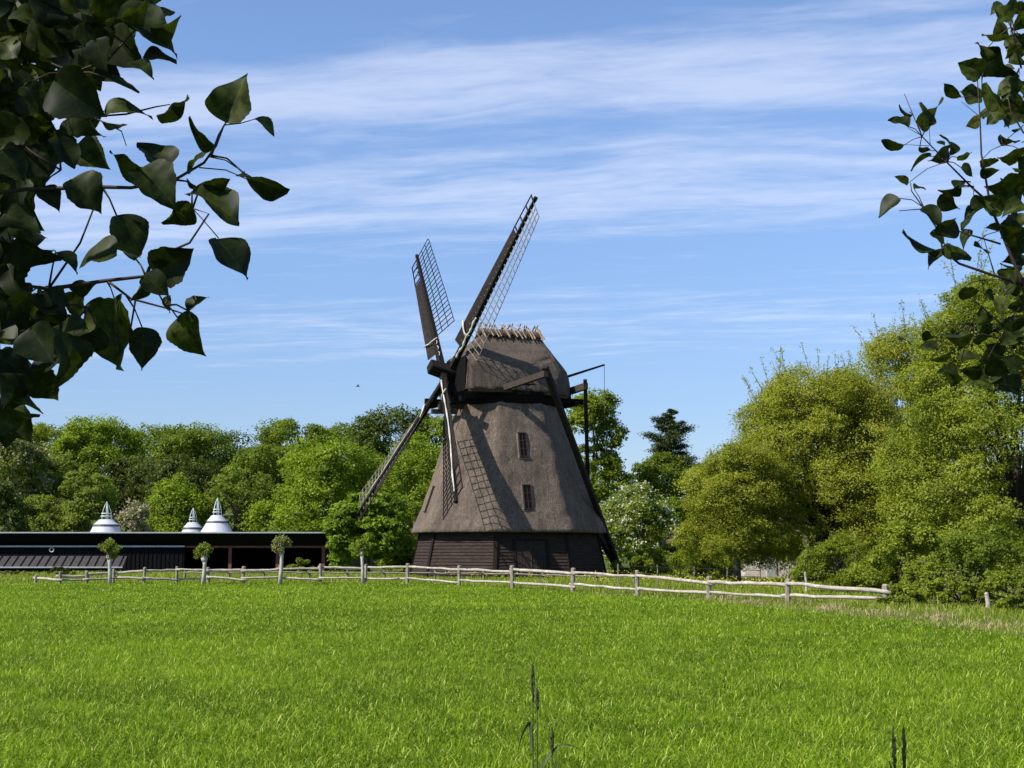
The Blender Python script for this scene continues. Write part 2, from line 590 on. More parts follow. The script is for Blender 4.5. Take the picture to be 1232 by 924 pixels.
def blades(rng, X, Y, Z, H, W, lean=0.35, seg=2, bmax=1.25):
    """grass blades: seg quads narrowing upwards, bending over. returns verts (N*(2seg+1)), faces lists"""
    n = len(X)
    az = rng.uniform(0, 2 * np.pi, n)
    tilt = np.abs(rng.normal(0, lean, n)) + 0.08
    bend = rng.uniform(0.2, bmax, n)
    dx, dy = np.cos(az), np.sin(az)
    fa = az + np.pi / 2 + rng.normal(0, 0.5, n)
    sx, sy = np.cos(fa) * W / 2, np.sin(fa) * W / 2
    ts = np.linspace(0, 1, seg + 1)
    P = []
    px, pz = np.zeros(n), np.zeros(n)
    ang = tilt.copy()
    pts = [(px.copy(), pz.copy())]
    for k in range(seg):
        px = px + np.sin(ang) * H / seg
        pz = pz + np.cos(ang) * H / seg
        ang = ang + bend * (1.0 if k == 0 else 1.1)
        pts.append((px.copy(), pz.copy()))
    V = np.zeros((n, 2 * seg + 1, 3))
    for k in range(seg):
        wk = [0.8, 1.0, 0.7][k] if seg >= 2 else 1.0
        for sgn, j in ((-1, 0), (1, 1)):
            V[:, 2 * k + j, 0] = X + dx * pts[k][0] + sgn * sx * wk
            V[:, 2 * k + j, 1] = Y + dy * pts[k][0] + sgn * sy * wk
            V[:, 2 * k + j, 2] = Z + pts[k][1]
    V[:, 2 * seg, 0] = X + dx * pts[seg][0]
    V[:, 2 * seg, 1] = Y + dy * pts[seg][0]
    V[:, 2 * seg, 2] = Z + pts[seg][1]
    return V


def blades_mesh(name, V, tint, seg=2):
    n, nv, _ = V.shape
    me = bpy.data.meshes.new(name)
    me.vertices.add(n * nv)
    me.vertices.foreach_set('co', np.ascontiguousarray(V, np.float32).ravel())
    per = 4 * (seg - 1) + 3
    tmpl = []
    for k in range(seg - 1):
        tmpl += [2 * k, 2 * k + 1, 2 * k + 3, 2 * k + 2]
    tmpl += [2 * seg - 2, 2 * seg - 1, 2 * seg]
    idx = (np.arange(n)[:, None] * nv + np.array(tmpl)[None, :]).astype(np.int32)
    me.loops.add(n * per)
    me.loops.foreach_set('vertex_index', idx.ravel())
    starts = np.array([4 * k for k in range(seg)])
    tot = np.array([4] * (seg - 1) + [3])
    me.polygons.add(n * seg)
    me.polygons.foreach_set('loop_start', (np.arange(n)[:, None] * per + starts[None]).astype(np.int32).ravel())
    me.polygons.foreach_set('loop_total', np.tile(tot, n).astype(np.int32))
    a = me.attributes.new('tint', 'FLOAT', 'FACE')
    a.data.foreach_set('value', np.repeat(tint, seg).astype(np.float32))
    me.polygons.foreach_set('use_smooth', np.ones(n * seg, bool))
    me.update()
    return me


def vnoise(x, y, s, seed=0):
    """cheap smooth value noise"""
    r = np.random.default_rng(seed).random((64, 64))
    gx, gy = x / s, y / s
    ix, iy = np.floor(gx).astype(int), np.floor(gy).astype(int)
    fx, fy = sstep(gx - ix), sstep(gy - iy)
    g = lambda a, b: r[a % 64, b % 64]
    return (g(ix, iy) * (1 - fx) + g(ix + 1, iy) * fx) * (1 - fy) + (g(ix, iy + 1) * (1 - fx) + g(ix + 1, iy + 1) * fx) * fy


def build_crop():
    rng = np.random.default_rng(3)
    n = 1150000
    # density falls with distance: sample angle uniformly and depth with pdf ~ const * Y^0.15
    d = 8.5 * np.exp(rng.random(n) ** 0.80 * math.log(76 / 8.5))
    a = rng.uniform(-0.50, 0.50, n)
    k = d < edge_d(a) - rng.random(n) * 0.5 * (0.6 + d / 40)
    d, a = d[k], a[k]
    X, Y = a * d, d
    patch = vnoise(X, Y, 1.5, 1) * 0.35 + vnoise(X, Y, 0.33, 2) * 0.4 + vnoise(X, Y, 5, 5) * 0.25
    H = (0.098 + 0.098 * patch) * rng.uniform(0.55, 1.2, len(X))
    W = 0.0056 * rng.uniform(0.6, 1.5, len(X)) * np.maximum(1, d / 19)
    V = blades(rng, X, Y, np.zeros(len(X)), H, W, 0.45, 3, 1.75)
    tint = np.clip(rng.beta(1.2, 1.7, len(X)) * 0.95 + (patch - 0.5) * 0.7, 0, 0.82)
    tint[rng.random(len(X)) < 0.09] = 1.0  # scattered blades take the palest colour, painting in sunlit highlights
    me = blades_mesh('crop_grass', V, tint, 3)
    tag(link('crop_grass', me, M['crop']), 'dense bright green young crop filling the field before the fence', 'grass', kind='stuff')
    # meadow strip between field and wood
    n = 330000
    d = 23 * np.exp(rng.random(n) ** .8 * math.log(118 / 23))
    a = rng.uniform(-0.50, 0.50, n)
    e = edge_d(a)
    k = d > e - 0.4
    d, a = d[k], a[k]
    X, Y = a * d, d
    k = ((X - MX) ** 2 + (Y - MY) ** 2 > 5.8 ** 2) & ~((Y > 106) & (X < -10))
    X, Y, d = X[k], Y[k], d[k]
    patch = vnoise(X, Y, 2.6, 11) * 0.6 + vnoise(X, Y, 0.8, 12) * 0.4
    H = (0.10 + 0.32 * patch) * rng.uniform(0.5, 1.2, len(X))
    # shorter, dry verge just beyond the crop on the right
    verge = (d - np.interp(X / Y, ANG, EDGEW[:, 1]) < 3.5) & (X > 2)
    H[verge] *= 0.55
    W = 0.007 * rng.uniform(0.7, 1.5, len(X)) * np.maximum(1, d / 22)
    V = blades(rng, X, Y, terrain(X, Y), H, W, 0.35, 2)
    tint = np.clip(rng.beta(2, 2.2, len(X)) * 0.75 + (patch - 0.5) * 0.5, 0, 0.8)
    dry = rng.random(len(X)) < np.where(verge, 0.16, 0.05)
    tint[dry] = 1.0
    tag(link('meadow_grass', blades_mesh('meadow_grass', V, tint, 2), M['meadow']), 'rough yellowish meadow grass between the rail fence and the mill', 'grass', kind='stuff')
    # dry straw patches on the verge
    VV = []
    for cx, cy, wx, wy in ((1060, 741, 40, 4), (1000, 735, 22, 3), (975, 728, 45, 3), (1130, 745, 22, 5), (1185, 758, 60, 5), (905, 727, 30, 2), (870, 722, 25, 1.5)):
        m = 260
        pp = np.stack([cx + rng.normal(0, wx * 0.5, m), cy + rng.normal(0, wy * 0.5, m)], 1)
        G = np.array([tuple(ground_at(*p)) for p in pp])
        VV.append(blades(rng, G[:, 0], G[:, 1], np.zeros(m) + rng.uniform(0, 0.12, m), rng.uniform(0.08, 0.26, m), np.full(m, 0.014), 1.1, 2))
    V = np.concatenate(VV)
    tag(link('dry_straw', blades_mesh('dry_straw', V, rng.random(len(V)), 2), M['straw']), 'pale dry straw lying in patches along the field edge', 'straw', kind='stuff')
    # buttercup dots in the meadow below the mill
    m = 900
    px = rng.uniform(480, 960, m)
    py = 662 + (np.interp(px, [480, 600, 700, 850, 960], [36, 39, 44, 52, 58])) * rng.uniform(0.72, 1.0, m)
    G = np.array([tuple(ground_at(*p)) for p in zip(px, py)])
    k = vnoise(G[:, 0], G[:, 1], 3.0, 21) > 0.42
    k &= (G[:, 0] - MX) ** 2 + (G[:, 1] - MY) ** 2 > 6.6 ** 2
    G = G[k]
    m = len(G)
    G[:, 2] = rng.uniform(0.28, 0.5, m)
    V = leaf_cards(rng, G, np.tile([0, -0.5, 0.85], (m, 1)) + rng.normal(0, .3, (m, 3)), np.full(m, 0.07), 0.9)
    tag(link('buttercups', quads_mesh('buttercups', V, rng.random(m)), M['petal']), 'yellow buttercups dotted through the meadow below the mill', 'flowers', kind='stuff')


def norm(a):
    return a / np.maximum(np.linalg.norm(a, axis=-1, keepdims=True), 1e-9)


def leaf_cards(rng, P, Nrm, size, aspect=0.6, droop=0.3):
    """diamond leaves folded about no axis: four verts each"""
    n = len(P)
    Nrm = norm(Nrm)
    t = rng.normal(size=(n, 3))
    t[:, 2] -= droop
    t = norm(t - Nrm * (t * Nrm).sum(1, keepdims=True))
    s = np.cross(Nrm, t)
    L = size[:, None] / 2
    Wd = L * aspect
    bend = Nrm * L * 0.18
    V = np.stack([P - t * L - bend, P + s * Wd - t * L * 0.15 + bend * .6, P + t * L - bend, P - s * Wd - t * L * 0.15 + bend * .6], 1)
    return V.reshape(-1, 3)


MY = 92.0
MX = at(611, 690, MY).x

# ------------------------------------------------------------------ windmill
def build_mill():
    mill = empty('windmill', (MX, MY, 0), label='old thatched smock windmill with four lattice sails and a dark boarded base', cat='windmill')
    O = Vector((MX, MY, 0))
    PX = MY / F * 1.004                       # metres per pixel on the axis

    def P(px, py, Y): return at(px, py, Y) - O

    def zof(py): return at(611, py, MY).z
    FACE0 = R(-29.5)
    NORM = [FACE0 + R(45 * k) for k in range(8)]

    def orad(th, ap, p):
        s = sum(max(0.0, math.cos(th - a)) ** p for a in NORM)
        return ap / s ** (1 / p)

    def pol(th, r, z): return (r * math.sin(th), -r * math.cos(th), z)

    # --- thatched tower
    prof = [(489, 61.5), (492, 63.5), (500, 65.5), (520, 73), (540, 81), (560, 87), (580, 93.5), (600, 100.5), (615, 106), (628, 111.5), (636, 115.5), (640.5, 117.5)]
    pz = np.array([zof(p) for p, _ in prof])[::-1]
    pr = np.array([h * PX for _, h in prof])[::-1] / 0.99 * 0.924

    def apo(z): return float(np.interp(z, pz, pr))
    rng = np.random.default_rng(5)
    nth, nz = 144, 46
    zs = np.linspace(pz[0], pz[-1], nz)
    mb = MB()
    nn = rng.normal(0, 1, (nz + 4, nth))
    for _ in range(3):
        nn = (nn + np.roll(nn, 1, 1) + np.roll(nn, -1, 1) + np.roll(nn, 1, 0) + np.roll(nn, -1, 0)) / 5
    rings = []
    for i, z in enumerate(zs):
        t = i / (nz - 1)
        rings.append([pol(2 * math.pi * k / nth, orad(2 * math.pi * k / nth, apo(z), 110 - 60 * t) + 0.10 * nn[i, k], z + (0.02 * nn[i, k] + rng.uniform(-.035, .035)) * (i == 0)) for k in range(nth)])
    # underside of the skirt, going back to the boarded base
    zb, inn = zs[0], apo(zs[0])
    under = []
    for dz, q in ((-0.06, 0.985), (-0.02, 0.93), (0.10, 0.86)):
        under.append([pol(2 * math.pi * k / nth, orad(2 * math.pi * k / nth, inn * q, 70) + .06 * nn[0, k], zb + dz) for k in range(nth)])
    allr = under[::-1] + rings
    vs = [p for r in allr for p in r]
    fs = []
    for i in range(len(allr) - 1):
        for k in range(nth):
            a, b = i * nth + k, i * nth + (k + 1) % nth
            fs.append((a, b, b + nth, a + nth))
    fs.append(tuple((len(allr) - 1) * nth + k for k in range(nth)))
    tw = MB().add(vs, fs).build('thatched_tower', M['thatch'], mill, True)

    # --- boarded base: overlapping weatherboards, octagonal
    rb0, rb1, zt = 117.0 * PX, 104.5 * PX, zof(638)
    nb = 15
    mb = MB()
    for i in range(nb):
        z0, z1 = zt * i / nb, zt * (i + 1) / nb
        r0, r1 = rb0 + (rb1 - rb0) * i / nb, rb0 + (rb1 - rb0) * (i + 1) / nb
        lo = [pol(a + R(22.5), r0 + 0.075, z0 + (0.0 if i else -0.3)) for a in NORM]
        hi = [pol(a + R(22.5), r1 + 0.008, z1 + 0.012) for a in NORM]
        li = [pol(a + R(22.5), r0 - 0.02, z0 + (0.0 if i else -0.3)) for a in NORM]
        n = len(mb.v)
        mb.v += lo + hi + li
        for k in range(8):
            j = (k + 1) % 8
            mb.f += [(n + k, n + j, n + 8 + j, n + 8 + k), (n + 16 + k, n + 16 + j, n + j, n + k)]
    bw = mb.build('boarded_base', M['tar'], mill)
    for a in NORM:
        c = a + R(22.5)
        p0, p1 = Vector(pol(c, rb0 + 0.06, -0.2)), Vector(pol(c, rb1 + 0.06, zt))
        MB().bar(p0, p1, 0.24, 0.12, up=Vector(pol(c, 1, 0))).build('corner_board', M['tar_plank'], bw)
    # --- double door on the face to the right of the near corner
    fa = NORM[1]
    fn, ft = Vector(pol(fa, 1, 0)), Vector((math.cos(fa), math.sin(fa), 0))
    sl = (rb0 - rb1) * 0.924 / zt

    def onbase(t, z, out): return fn * (rb0 * 0.924 - sl * z + out) + ft * t + Vector((0, 0, z))
    door = MB()
    for t in (-1.12, 0.92):
        door.bar(onbase(t, 0, 0.09), onbase(t, 2.32, 0.09), 0.14, 0.14, up=fn)
    door.bar(onbase(-1.19, 2.32, 0.09), onbase(0.99, 2.32, 0.09), 0.14, 0.14, up=fn)
    door = door.build('door', M['tar_plank'], mill)
    for t0, t1 in ((-1.04, -0.11), (-0.09, 0.84)):
        leaf = MB()
        q = 5
        for j in range(q):
            a = t0 + (t1 - t0) * (j + 0.5) / q
            leaf.bar(onbase(a, 0.05, 0.09), onbase(a, 2.24, 0.09), (t1 - t0) / q - 0.015, 0.06, up=fn)
        leaf.build('door_leaf', M['tar'], door)
    MB().bar(onbase(-0.1, 0.05, 0.14), onbase(-0.1, 2.22, 0.14), 0.05, 0.05, up=fn).build('meeting_strip', M['beam2'], door)

    # --- windows let into the thatch
    def window(ni, px, py, w, h):
        z = zof(py)
        n0 = NORM[ni]
        n_, t_ = Vector(pol(n0, 1, 0)), Vector((math.cos(n0), math.sin(n0), 0))
        dr = (apo(z + 0.8) - apo(z - 0.8)) / 1.6
        up = (Vector((0, 0, 1)) + n_ * dr).normalized()
        nr = t_.cross(up).normalized()
        if nr.dot(n_) < 0: nr = -nr
        x = (px - 611) * PX
        t = (x - apo(z) * math.sin(n0)) / math.cos(n0) if abs(math.cos(n0)) > 0.5 else 0
        c = n_ * apo(z) + t_ * t + Vector((0, 0, z))
        f = MB()
        for s in (-1, 1):
            f.bar(c + t_ * s * w / 2 - up * h / 2 + nr * 0.02, c + t_ * s * w / 2 + up * h / 2 + nr * 0.02, 0.05, 0.16, up=nr)
        f.bar(c - t_ * (w / 2 + .05) + up * h / 2 + nr * 0.03, c + t_ * (w / 2 + .05) + up * h / 2 + nr * 0.02, 0.18, 0.06, up=up)
        f.bar(c - t_ * (w / 2 + .08) - up * h / 2 + nr * 0.06, c + t_ * (w / 2 + .08) - up * h / 2 + nr * 0.03, 0.20, 0.05, up=up)
        fr = f.build('window', M['tar'], mill)
        pm = MB().bar(c - up * (h / 2 - .04) + nr * 0.035, c + up * (h / 2 - .04) + nr * 0.035, w - 0.07, 0.03, up=nr)
        pm.build('pane', M['glass'], fr)
        rv = MB()
        for q in (-1, 1):
            rv.bar(c + t_ * q * (w / 2 + .09) - up * h * .54 - nr * .02, c + t_ * q * (w / 2 + .07) + up * h * .5 - nr * .02, 0.11, 0.13, up=nr)
        rv.bar(c - t_ * (w / 2 + .14) - up * (h / 2 + .08) - nr * .015, c + t_ * (w / 2 + .14) - up * (h / 2 + .08) - nr * .015, 0.12, 0.10, up=up)
        rv.build('thatch_reveal', M['reveal'], fr, bevel=.03)
        g = MB()
        for k in (-0.17, 0.17):
            g.bar(c - t_ * (w / 2 - .04) + up * h * k + nr * 0.065, c + t_ * (w / 2 - .04) + up * h * k + nr * 0.065, 0.025, 0.025, up=up)
        g.bar(c - up * (h / 2 - .04) + nr * 0.068, c + up * (h / 2 - .04) + nr * 0.068, 0.022, 0.022, up=nr)
        g.build('glazing_bars', M['beam2'], fr)
    window(1, 628.5, 541, 0.46, 1.60)
    window(1, 633.5, 602, 0.50, 1.60)
    window(7, 516, 602, 0.4, 1.7)

    # --- curb between tower and cap
    zc0, zc1 = pz[-1] - 0.1, zof(468)
    rc = 62.5 * PX
    MB().lathe([(rc - 0.05, zc0), (rc, zc0 + 0.12), (rc + 0.02, zc0 + 0.5), (rc + 0.14, zc0 + 0.52), (rc + 0.14, zc0 + 0.75), (rc, zc0 + 0.78), (rc, zc1)], seg=48).build('curb', M['black_wall'], mill)

    # --- cap: hull of the thatch, in (forward, side, up)
    nf, ns = Vector((-math.sin(R(65.5)), -math.cos(R(65.5)), 0)), Vector((math.cos(R(65.5)), -math.sin(R(65.5)), 0))

    def C(f, s, z): return nf * f + ns * s + Vector((0, 0, z))
    ze = zof(478)
    zr = zof(401.5)
    pts = []
    for sg in (-1, 1):
        pts += [(1.75, sg * 0.15, zr), (-2.15, sg * 0.15, zr),
                (3.45, sg * 0.9, zr - 1.62), (3.75, sg * 2.35, zr - 2.05), (1.6, sg * 2.1, zr - 1.75), (-2.2, sg * 2.2, zr - 1.75), (-3.9, sg * 1.1, zr - 2.6),
                (3.95, sg * 2.55, ze), (2.0, sg * 3.45, ze - 0.05), (-1.5, sg * 3.55, ze - 0.12), (-3.3, sg * 2.5, ze - 0.2), (-4.15, sg * 1.1, ze - 0.25),
                (0.3, sg * 3.1, ze + 1.55), (-2.6, sg * 2.75, ze + 1.35)]
    bm = bmesh.new()
    for p in pts: bm.verts.new(C(*p))
    bmesh.ops.convex_hull(bm, input=bm.verts)
    bmesh.ops.dissolve_limit(bm, angle_limit=R(4), verts=bm.verts, edges=bm.edges)
    be = [e for e in bm.edges if e.is_manifold and e.calc_face_angle(0) > R(8)]
    bmesh.ops.bevel(bm, geom=be, offset=0.28, segments=3, affect='EDGES', clamp_overlap=True)
    bmesh.ops.triangulate(bm, faces=bm.faces)
    for _ in range(3):
        bmesh.ops.subdivide_edges(bm, edges=[e for e in bm.edges if e.calc_length() > 0.35], cuts=1, use_grid_fill=False)
        bmesh.ops.triangulate(bm, faces=bm.faces)
    bm.normal_update()
    rr = random.Random(2)
    for v in bm.verts:
        v.co += v.normal * rr.uniform(-0.022, 0.022)
    me = bpy.data.meshes.new('thatched_cap')
    bm.to_mesh(me)
    bm.free()
    cap = link('thatched_cap', me, M['cap_thatch'], mill, True)
    # ridge of straw held down by crossed sticks
    rg = MB()
    npt = 26
    rp = [C(2.1 - 4.4 * i / (npt - 1), rr.uniform(-.03, .03), zr + 0.02 + rr.uniform(-0.03, 0.05) - 0.25 * (i in (0, npt - 1))) for i in range(npt)]
    rg.tube(rp, [0.24 + rr.uniform(-.04, .04) for _ in rp], 10, 0.8)
    for sg in (-1, 1):
        for i in range(80):
            f = 2.0 - 4.15 * i / 79 + rr.uniform(-.06, .06)
            a = C(f, sg * 0.1, zr + 0.20)
            b = C(f + rr.uniform(-.12, .12), sg * (0.72 + rr.uniform(-.1, .12)), zr - 0.26 + rr.uniform(-.08, .05))
            rg.tube([a, (a + b) / 2 + Vector((0, 0, .10)), b], [0.055, 0.06, 0.03], 5)
    rg.build('ridge_straw', M['ridge'], cap, True)
    for i in range(13):
        f = 1.95 - 4.1 * i / 12 + rr.uniform(-.12, .12)
        pg = MB()
        for sg in (-1, 1):
            f0, f1 = f + rr.uniform(-.1, .1), f + rr.uniform(-.2, .2) - 0.12
            a = C(f0, -sg * rr.uniform(.12, .28), zr + 0.5 + rr.uniform(0, .2))
            b = C(f1, sg * 0.98, zr - 0.40 + rr.uniform(-.05, .08))
            m = C((f0 + f1) / 2, sg * 0.35, zr + 0.27)
            pg.tube([a, m, b], [0.035, 0.052, 0.045], 5)
        pg.build('ridge_peg', M['peg'], cap)
    # boarded gable behind the sails, under the thatch eyebrow
    gb = MB()
    for i in range(12):
        s = -2.2 + 4.4 * (i + .5) / 12
        top = zr - 2.0 - 0.02 * abs(s)
        gb.bar(C(3.93, s, ze + .05), C(3.86, s, top), 0.345, 0.10, up=nf)
    gb.build('boarded_gable', M['black_wall'], mill)
    # sill beams below the cap
    sb = MB()
    for s in (-2.3, 2.3):
        sb.bar(C(4.9, s, ze - 0.25), C(-4.3, s, ze - 0.35), 0.32, 0.34)
    for f in (4.35, -3.6):
        sb.bar(C(f, -2.9, ze - 0.52), C(f, 2.9, ze - 0.52), 0.3, 0.3)
    sb.build('sill_beams', M['black_wall'], mill)
    sb2 = MB()
    sb2.bar(C(5.0, -0.9, ze - 1.05), C(3.2, -0.9, ze - 1.0), 0.25, 0.3).bar(C(5.1, 0.6, ze - 0.9), C(3.2, 0.6, ze - 0.8), 0.25, 0.3)
    sb2.build('storm_beams', M['beam2'], mill)

    # --- windshaft and sails
    psi, tau, al = R(65.5), R(14.2), R(45.6)
    n = Vector((-math.sin(psi) * math.cos(tau), -math.cos(psi) * math.cos(tau), math.sin(tau)))
    u = Vector((math.cos(psi), -math.sin(psi), 0))
    v = n.cross(u)
    if v.z < 0: v = -v
    a = u * math.cos(al) + v * math.sin(al)
    b = -u * math.sin(al) + v * math.cos(al)
    HY = 90.0
    hub = P(532.5, 446, HY)
    nose = P(524.5, 436, HY - 0.35)
    L = 12.9
    MB().tube([nose - n * 6.2, hub - n * 0.6, hub], [0.36, 0.38, 0.38], 12).build('windshaft', M['beam'], mill)
    pe = MB()
    pe.bar(hub - n * 0.75, hub + n * 0.95, 0.86, 0.86, up=a, w2=0.74, h2=0.74)
    pe.build('poll_end', M['stock'], mill, bevel=0.05)
    spec = [('A', (643.7, 240), a, -b, -0.5, 0.34), ('C', (432.4, 615.8), -a, b, -0.5, 0.9), ('B', (501.8, 308.8), b, a, 0.0, 0.22), ('D', (548.7, 602), -b, -a, 0.0, 0.95)]
    for key, tip, d, w, off, cl in spec:
        rlat = 0.18 if key == 'A' else 0.27
        p0 = hub + n * off
        p1 = P(tip[0], tip[1], HY + L * d.y)
        D = (p1 - p0)
        Ln = D.length
        dd = D.normalized()
        w = (w - dd * w.dot(dd)).normalized()
        nn_ = dd.cross(w)
        if nn_.dot(n) < 0: nn_ = -nn_
        sail = MB().bar(p0 - dd * 0.45, p1, 0.40, 0.36, up=n, w2=0.17, h2=0.17)
        sail.tube([p1 - dd * 0.1, p1 + dd * 0.16], 0.13, 6)
        sail = sail.build('sail', M['stock'], mill)

        def om(r): return R(27 - 27 * r)

        def bd(r):
            o = om(r)
            return w * math.cos(o) - nn_ * math.sin(o)
        lat = MB()
        rs = np.linspace(rlat, 0.985, 25 if key == 'A' else 22)
        W = 1.75
        ends = []
        for r in rs:
            q = p0 + D * r
            e0, e1 = q - bd(r) * 0.36, q + bd(r) * W
            lat.bar(e0, e1, 0.05, 0.04, up=nn_)
        for fr in (0.36, 0.68, 1.0):
            for i in range(len(rs) - 1):
                lat.bar(p0 + D * rs[i] + bd(rs[i]) * W * fr - nn_ * .04, p0 + D * rs[i + 1] + bd(rs[i + 1]) * W * fr - nn_ * .035, 0.042, 0.035, up=nn_)
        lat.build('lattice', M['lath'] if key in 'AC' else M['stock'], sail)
        wb = MB()
        seg = np.linspace(0.15, 0.80, 12)
        LW = 0.92
        for i in range(len(seg) - 1):
            r0, r1 = seg[i], seg[i + 1]
            for j in range(3):
                s0, s1 = 0.13 + (LW - 0.13) * j / 3, 0.13 + (LW - 0.13) * (j + 1) / 3 - 0.012
                A0, A1 = p0 + D * r0 - bd(r0) * s0, p0 + D * r0 - bd(r0) * s1
                B0, B1 = p0 + D * r1 - bd(r1) * s0, p0 + D * r1 - bd(r1) * s1
                t = nn_ * 0.02
                wb.add([A0 + t, A1 + t, B1 + t, B0 + t, A0 - t, A1 - t, B1 - t, B0 - t],
                       [(0, 1, 2, 3), (7, 6, 5, 4), (0, 4, 5, 1), (1, 5, 6, 2), (2, 6, 7, 3), (3, 7, 4, 0)])
        wb.build('wind_board', M['board'], sail)
        tf = MB()
        for r in (0.815, 0.87, 0.93, 0.985):
            tf.bar(p0 + D * r, p0 + D * r - bd(r) * LW, 0.07, 0.06, up=nn_)
        tf.bar(p0 + D * 0.80 - bd(.8) * (LW - .04), p0 + D * 0.99 - bd(.99) * (LW - .04), 0.07, 0.06, up=nn_)
        tf.build('tip_frame', M['beam'], sail)
        # furled canvas lying along the whip
        cp, cr = [], []
        m = 30
        for i in range(m):
            r = 0.10 + (cl - 0.10) * i / (m - 1)
            wob = 0.20 + 0.05 * math.sin(i * 0.55 + tip[0]) + rr.uniform(-.015, .015)
            if key == 'D': wob = -(0.10 + 0.42 * math.sin(math.pi * min(1, i / (m - 1) * 1.15)) ** 1.3)
            cp.append(p0 + D * r + bd(r) * wob + nn_ * (0.20 - 0.10 * r))
            cr.append({'A': .085, 'B': .03, 'C': .045, 'D': .06}[key] * (0.8 + 0.25 * math.sin(i * 1.3)))
        sc = MB().tube(cp, cr, 7)
        r = 0.24
        q = p0 + D * r
        sc.tube([q - bd(r) * 0.95 + nn_ * .1 + dd * .3, q - bd(r) * 0.45 + nn_ * .18, q + nn_ * .26 - dd * .1, q + bd(r) * .3 + nn_ * .14], 0.06, 6)
        sc.build('furled_canvas', M['cloth'], sail, True)

    # --- tail: cross beams, braces, tail pole, boom
    e1 = P(657, 449.5, 82.6)
    MB().bar(e1, P(604, 467.5, 88.8) + (P(604, 467.5, 88.8) - e1) * 0.3, 0.30, 0.36).build('cross_beam', M['beam2'], mill)
    foot = P(745, 688, 95)
    foot.z = 0.0
    f1 = P(742, 676, 94.2)
    t1 = P(655.5, 441, 82.6)
    MB().bar(t1, f1, 0.34, 0.30, w2=0.30, h2=0.30).build('brace', M['beam'], mill)
    e2 = P(705, 464.5, 90.2)
    MB().bar(e2, P(684, 471.5, 92.6) + (P(684, 471.5, 92.6) - e2) * .8, 0.30, 0.42).build('cross_beam', M['beam2'], mill)
    MB().bar(P(704, 457, 90.2), P(710.5, 690, 97.2), 0.24, 0.24, w2=.26, h2=.26).build('brace', M['beam'], mill)
    MB().bar(P(690, 590, 99.5), P(744, 683, 94.4), 0.34, 0.34, w2=.42, h2=.42).build('tail_pole', M['beam'], mill)
    MB().bar(P(735, 655, 94.6), foot, 0.3, 0.3, w2=.36, h2=.36).build('tail_foot', M['beam'], mill)
    bt = P(727, 439, 94.6)
    bo = MB().bar(P(680, 454, 93.2), bt, 0.17, 0.17, w2=.12, h2=.12).build('hoist_boom', M['tar_plank'], mill)
    MB().tube([bt, bt + Vector((0, 0, -2)), bt + Vector((0.01, 0, -4.6))], 0.017, 5).build('hoist_rope', M['rope'], bo)


build_mill()


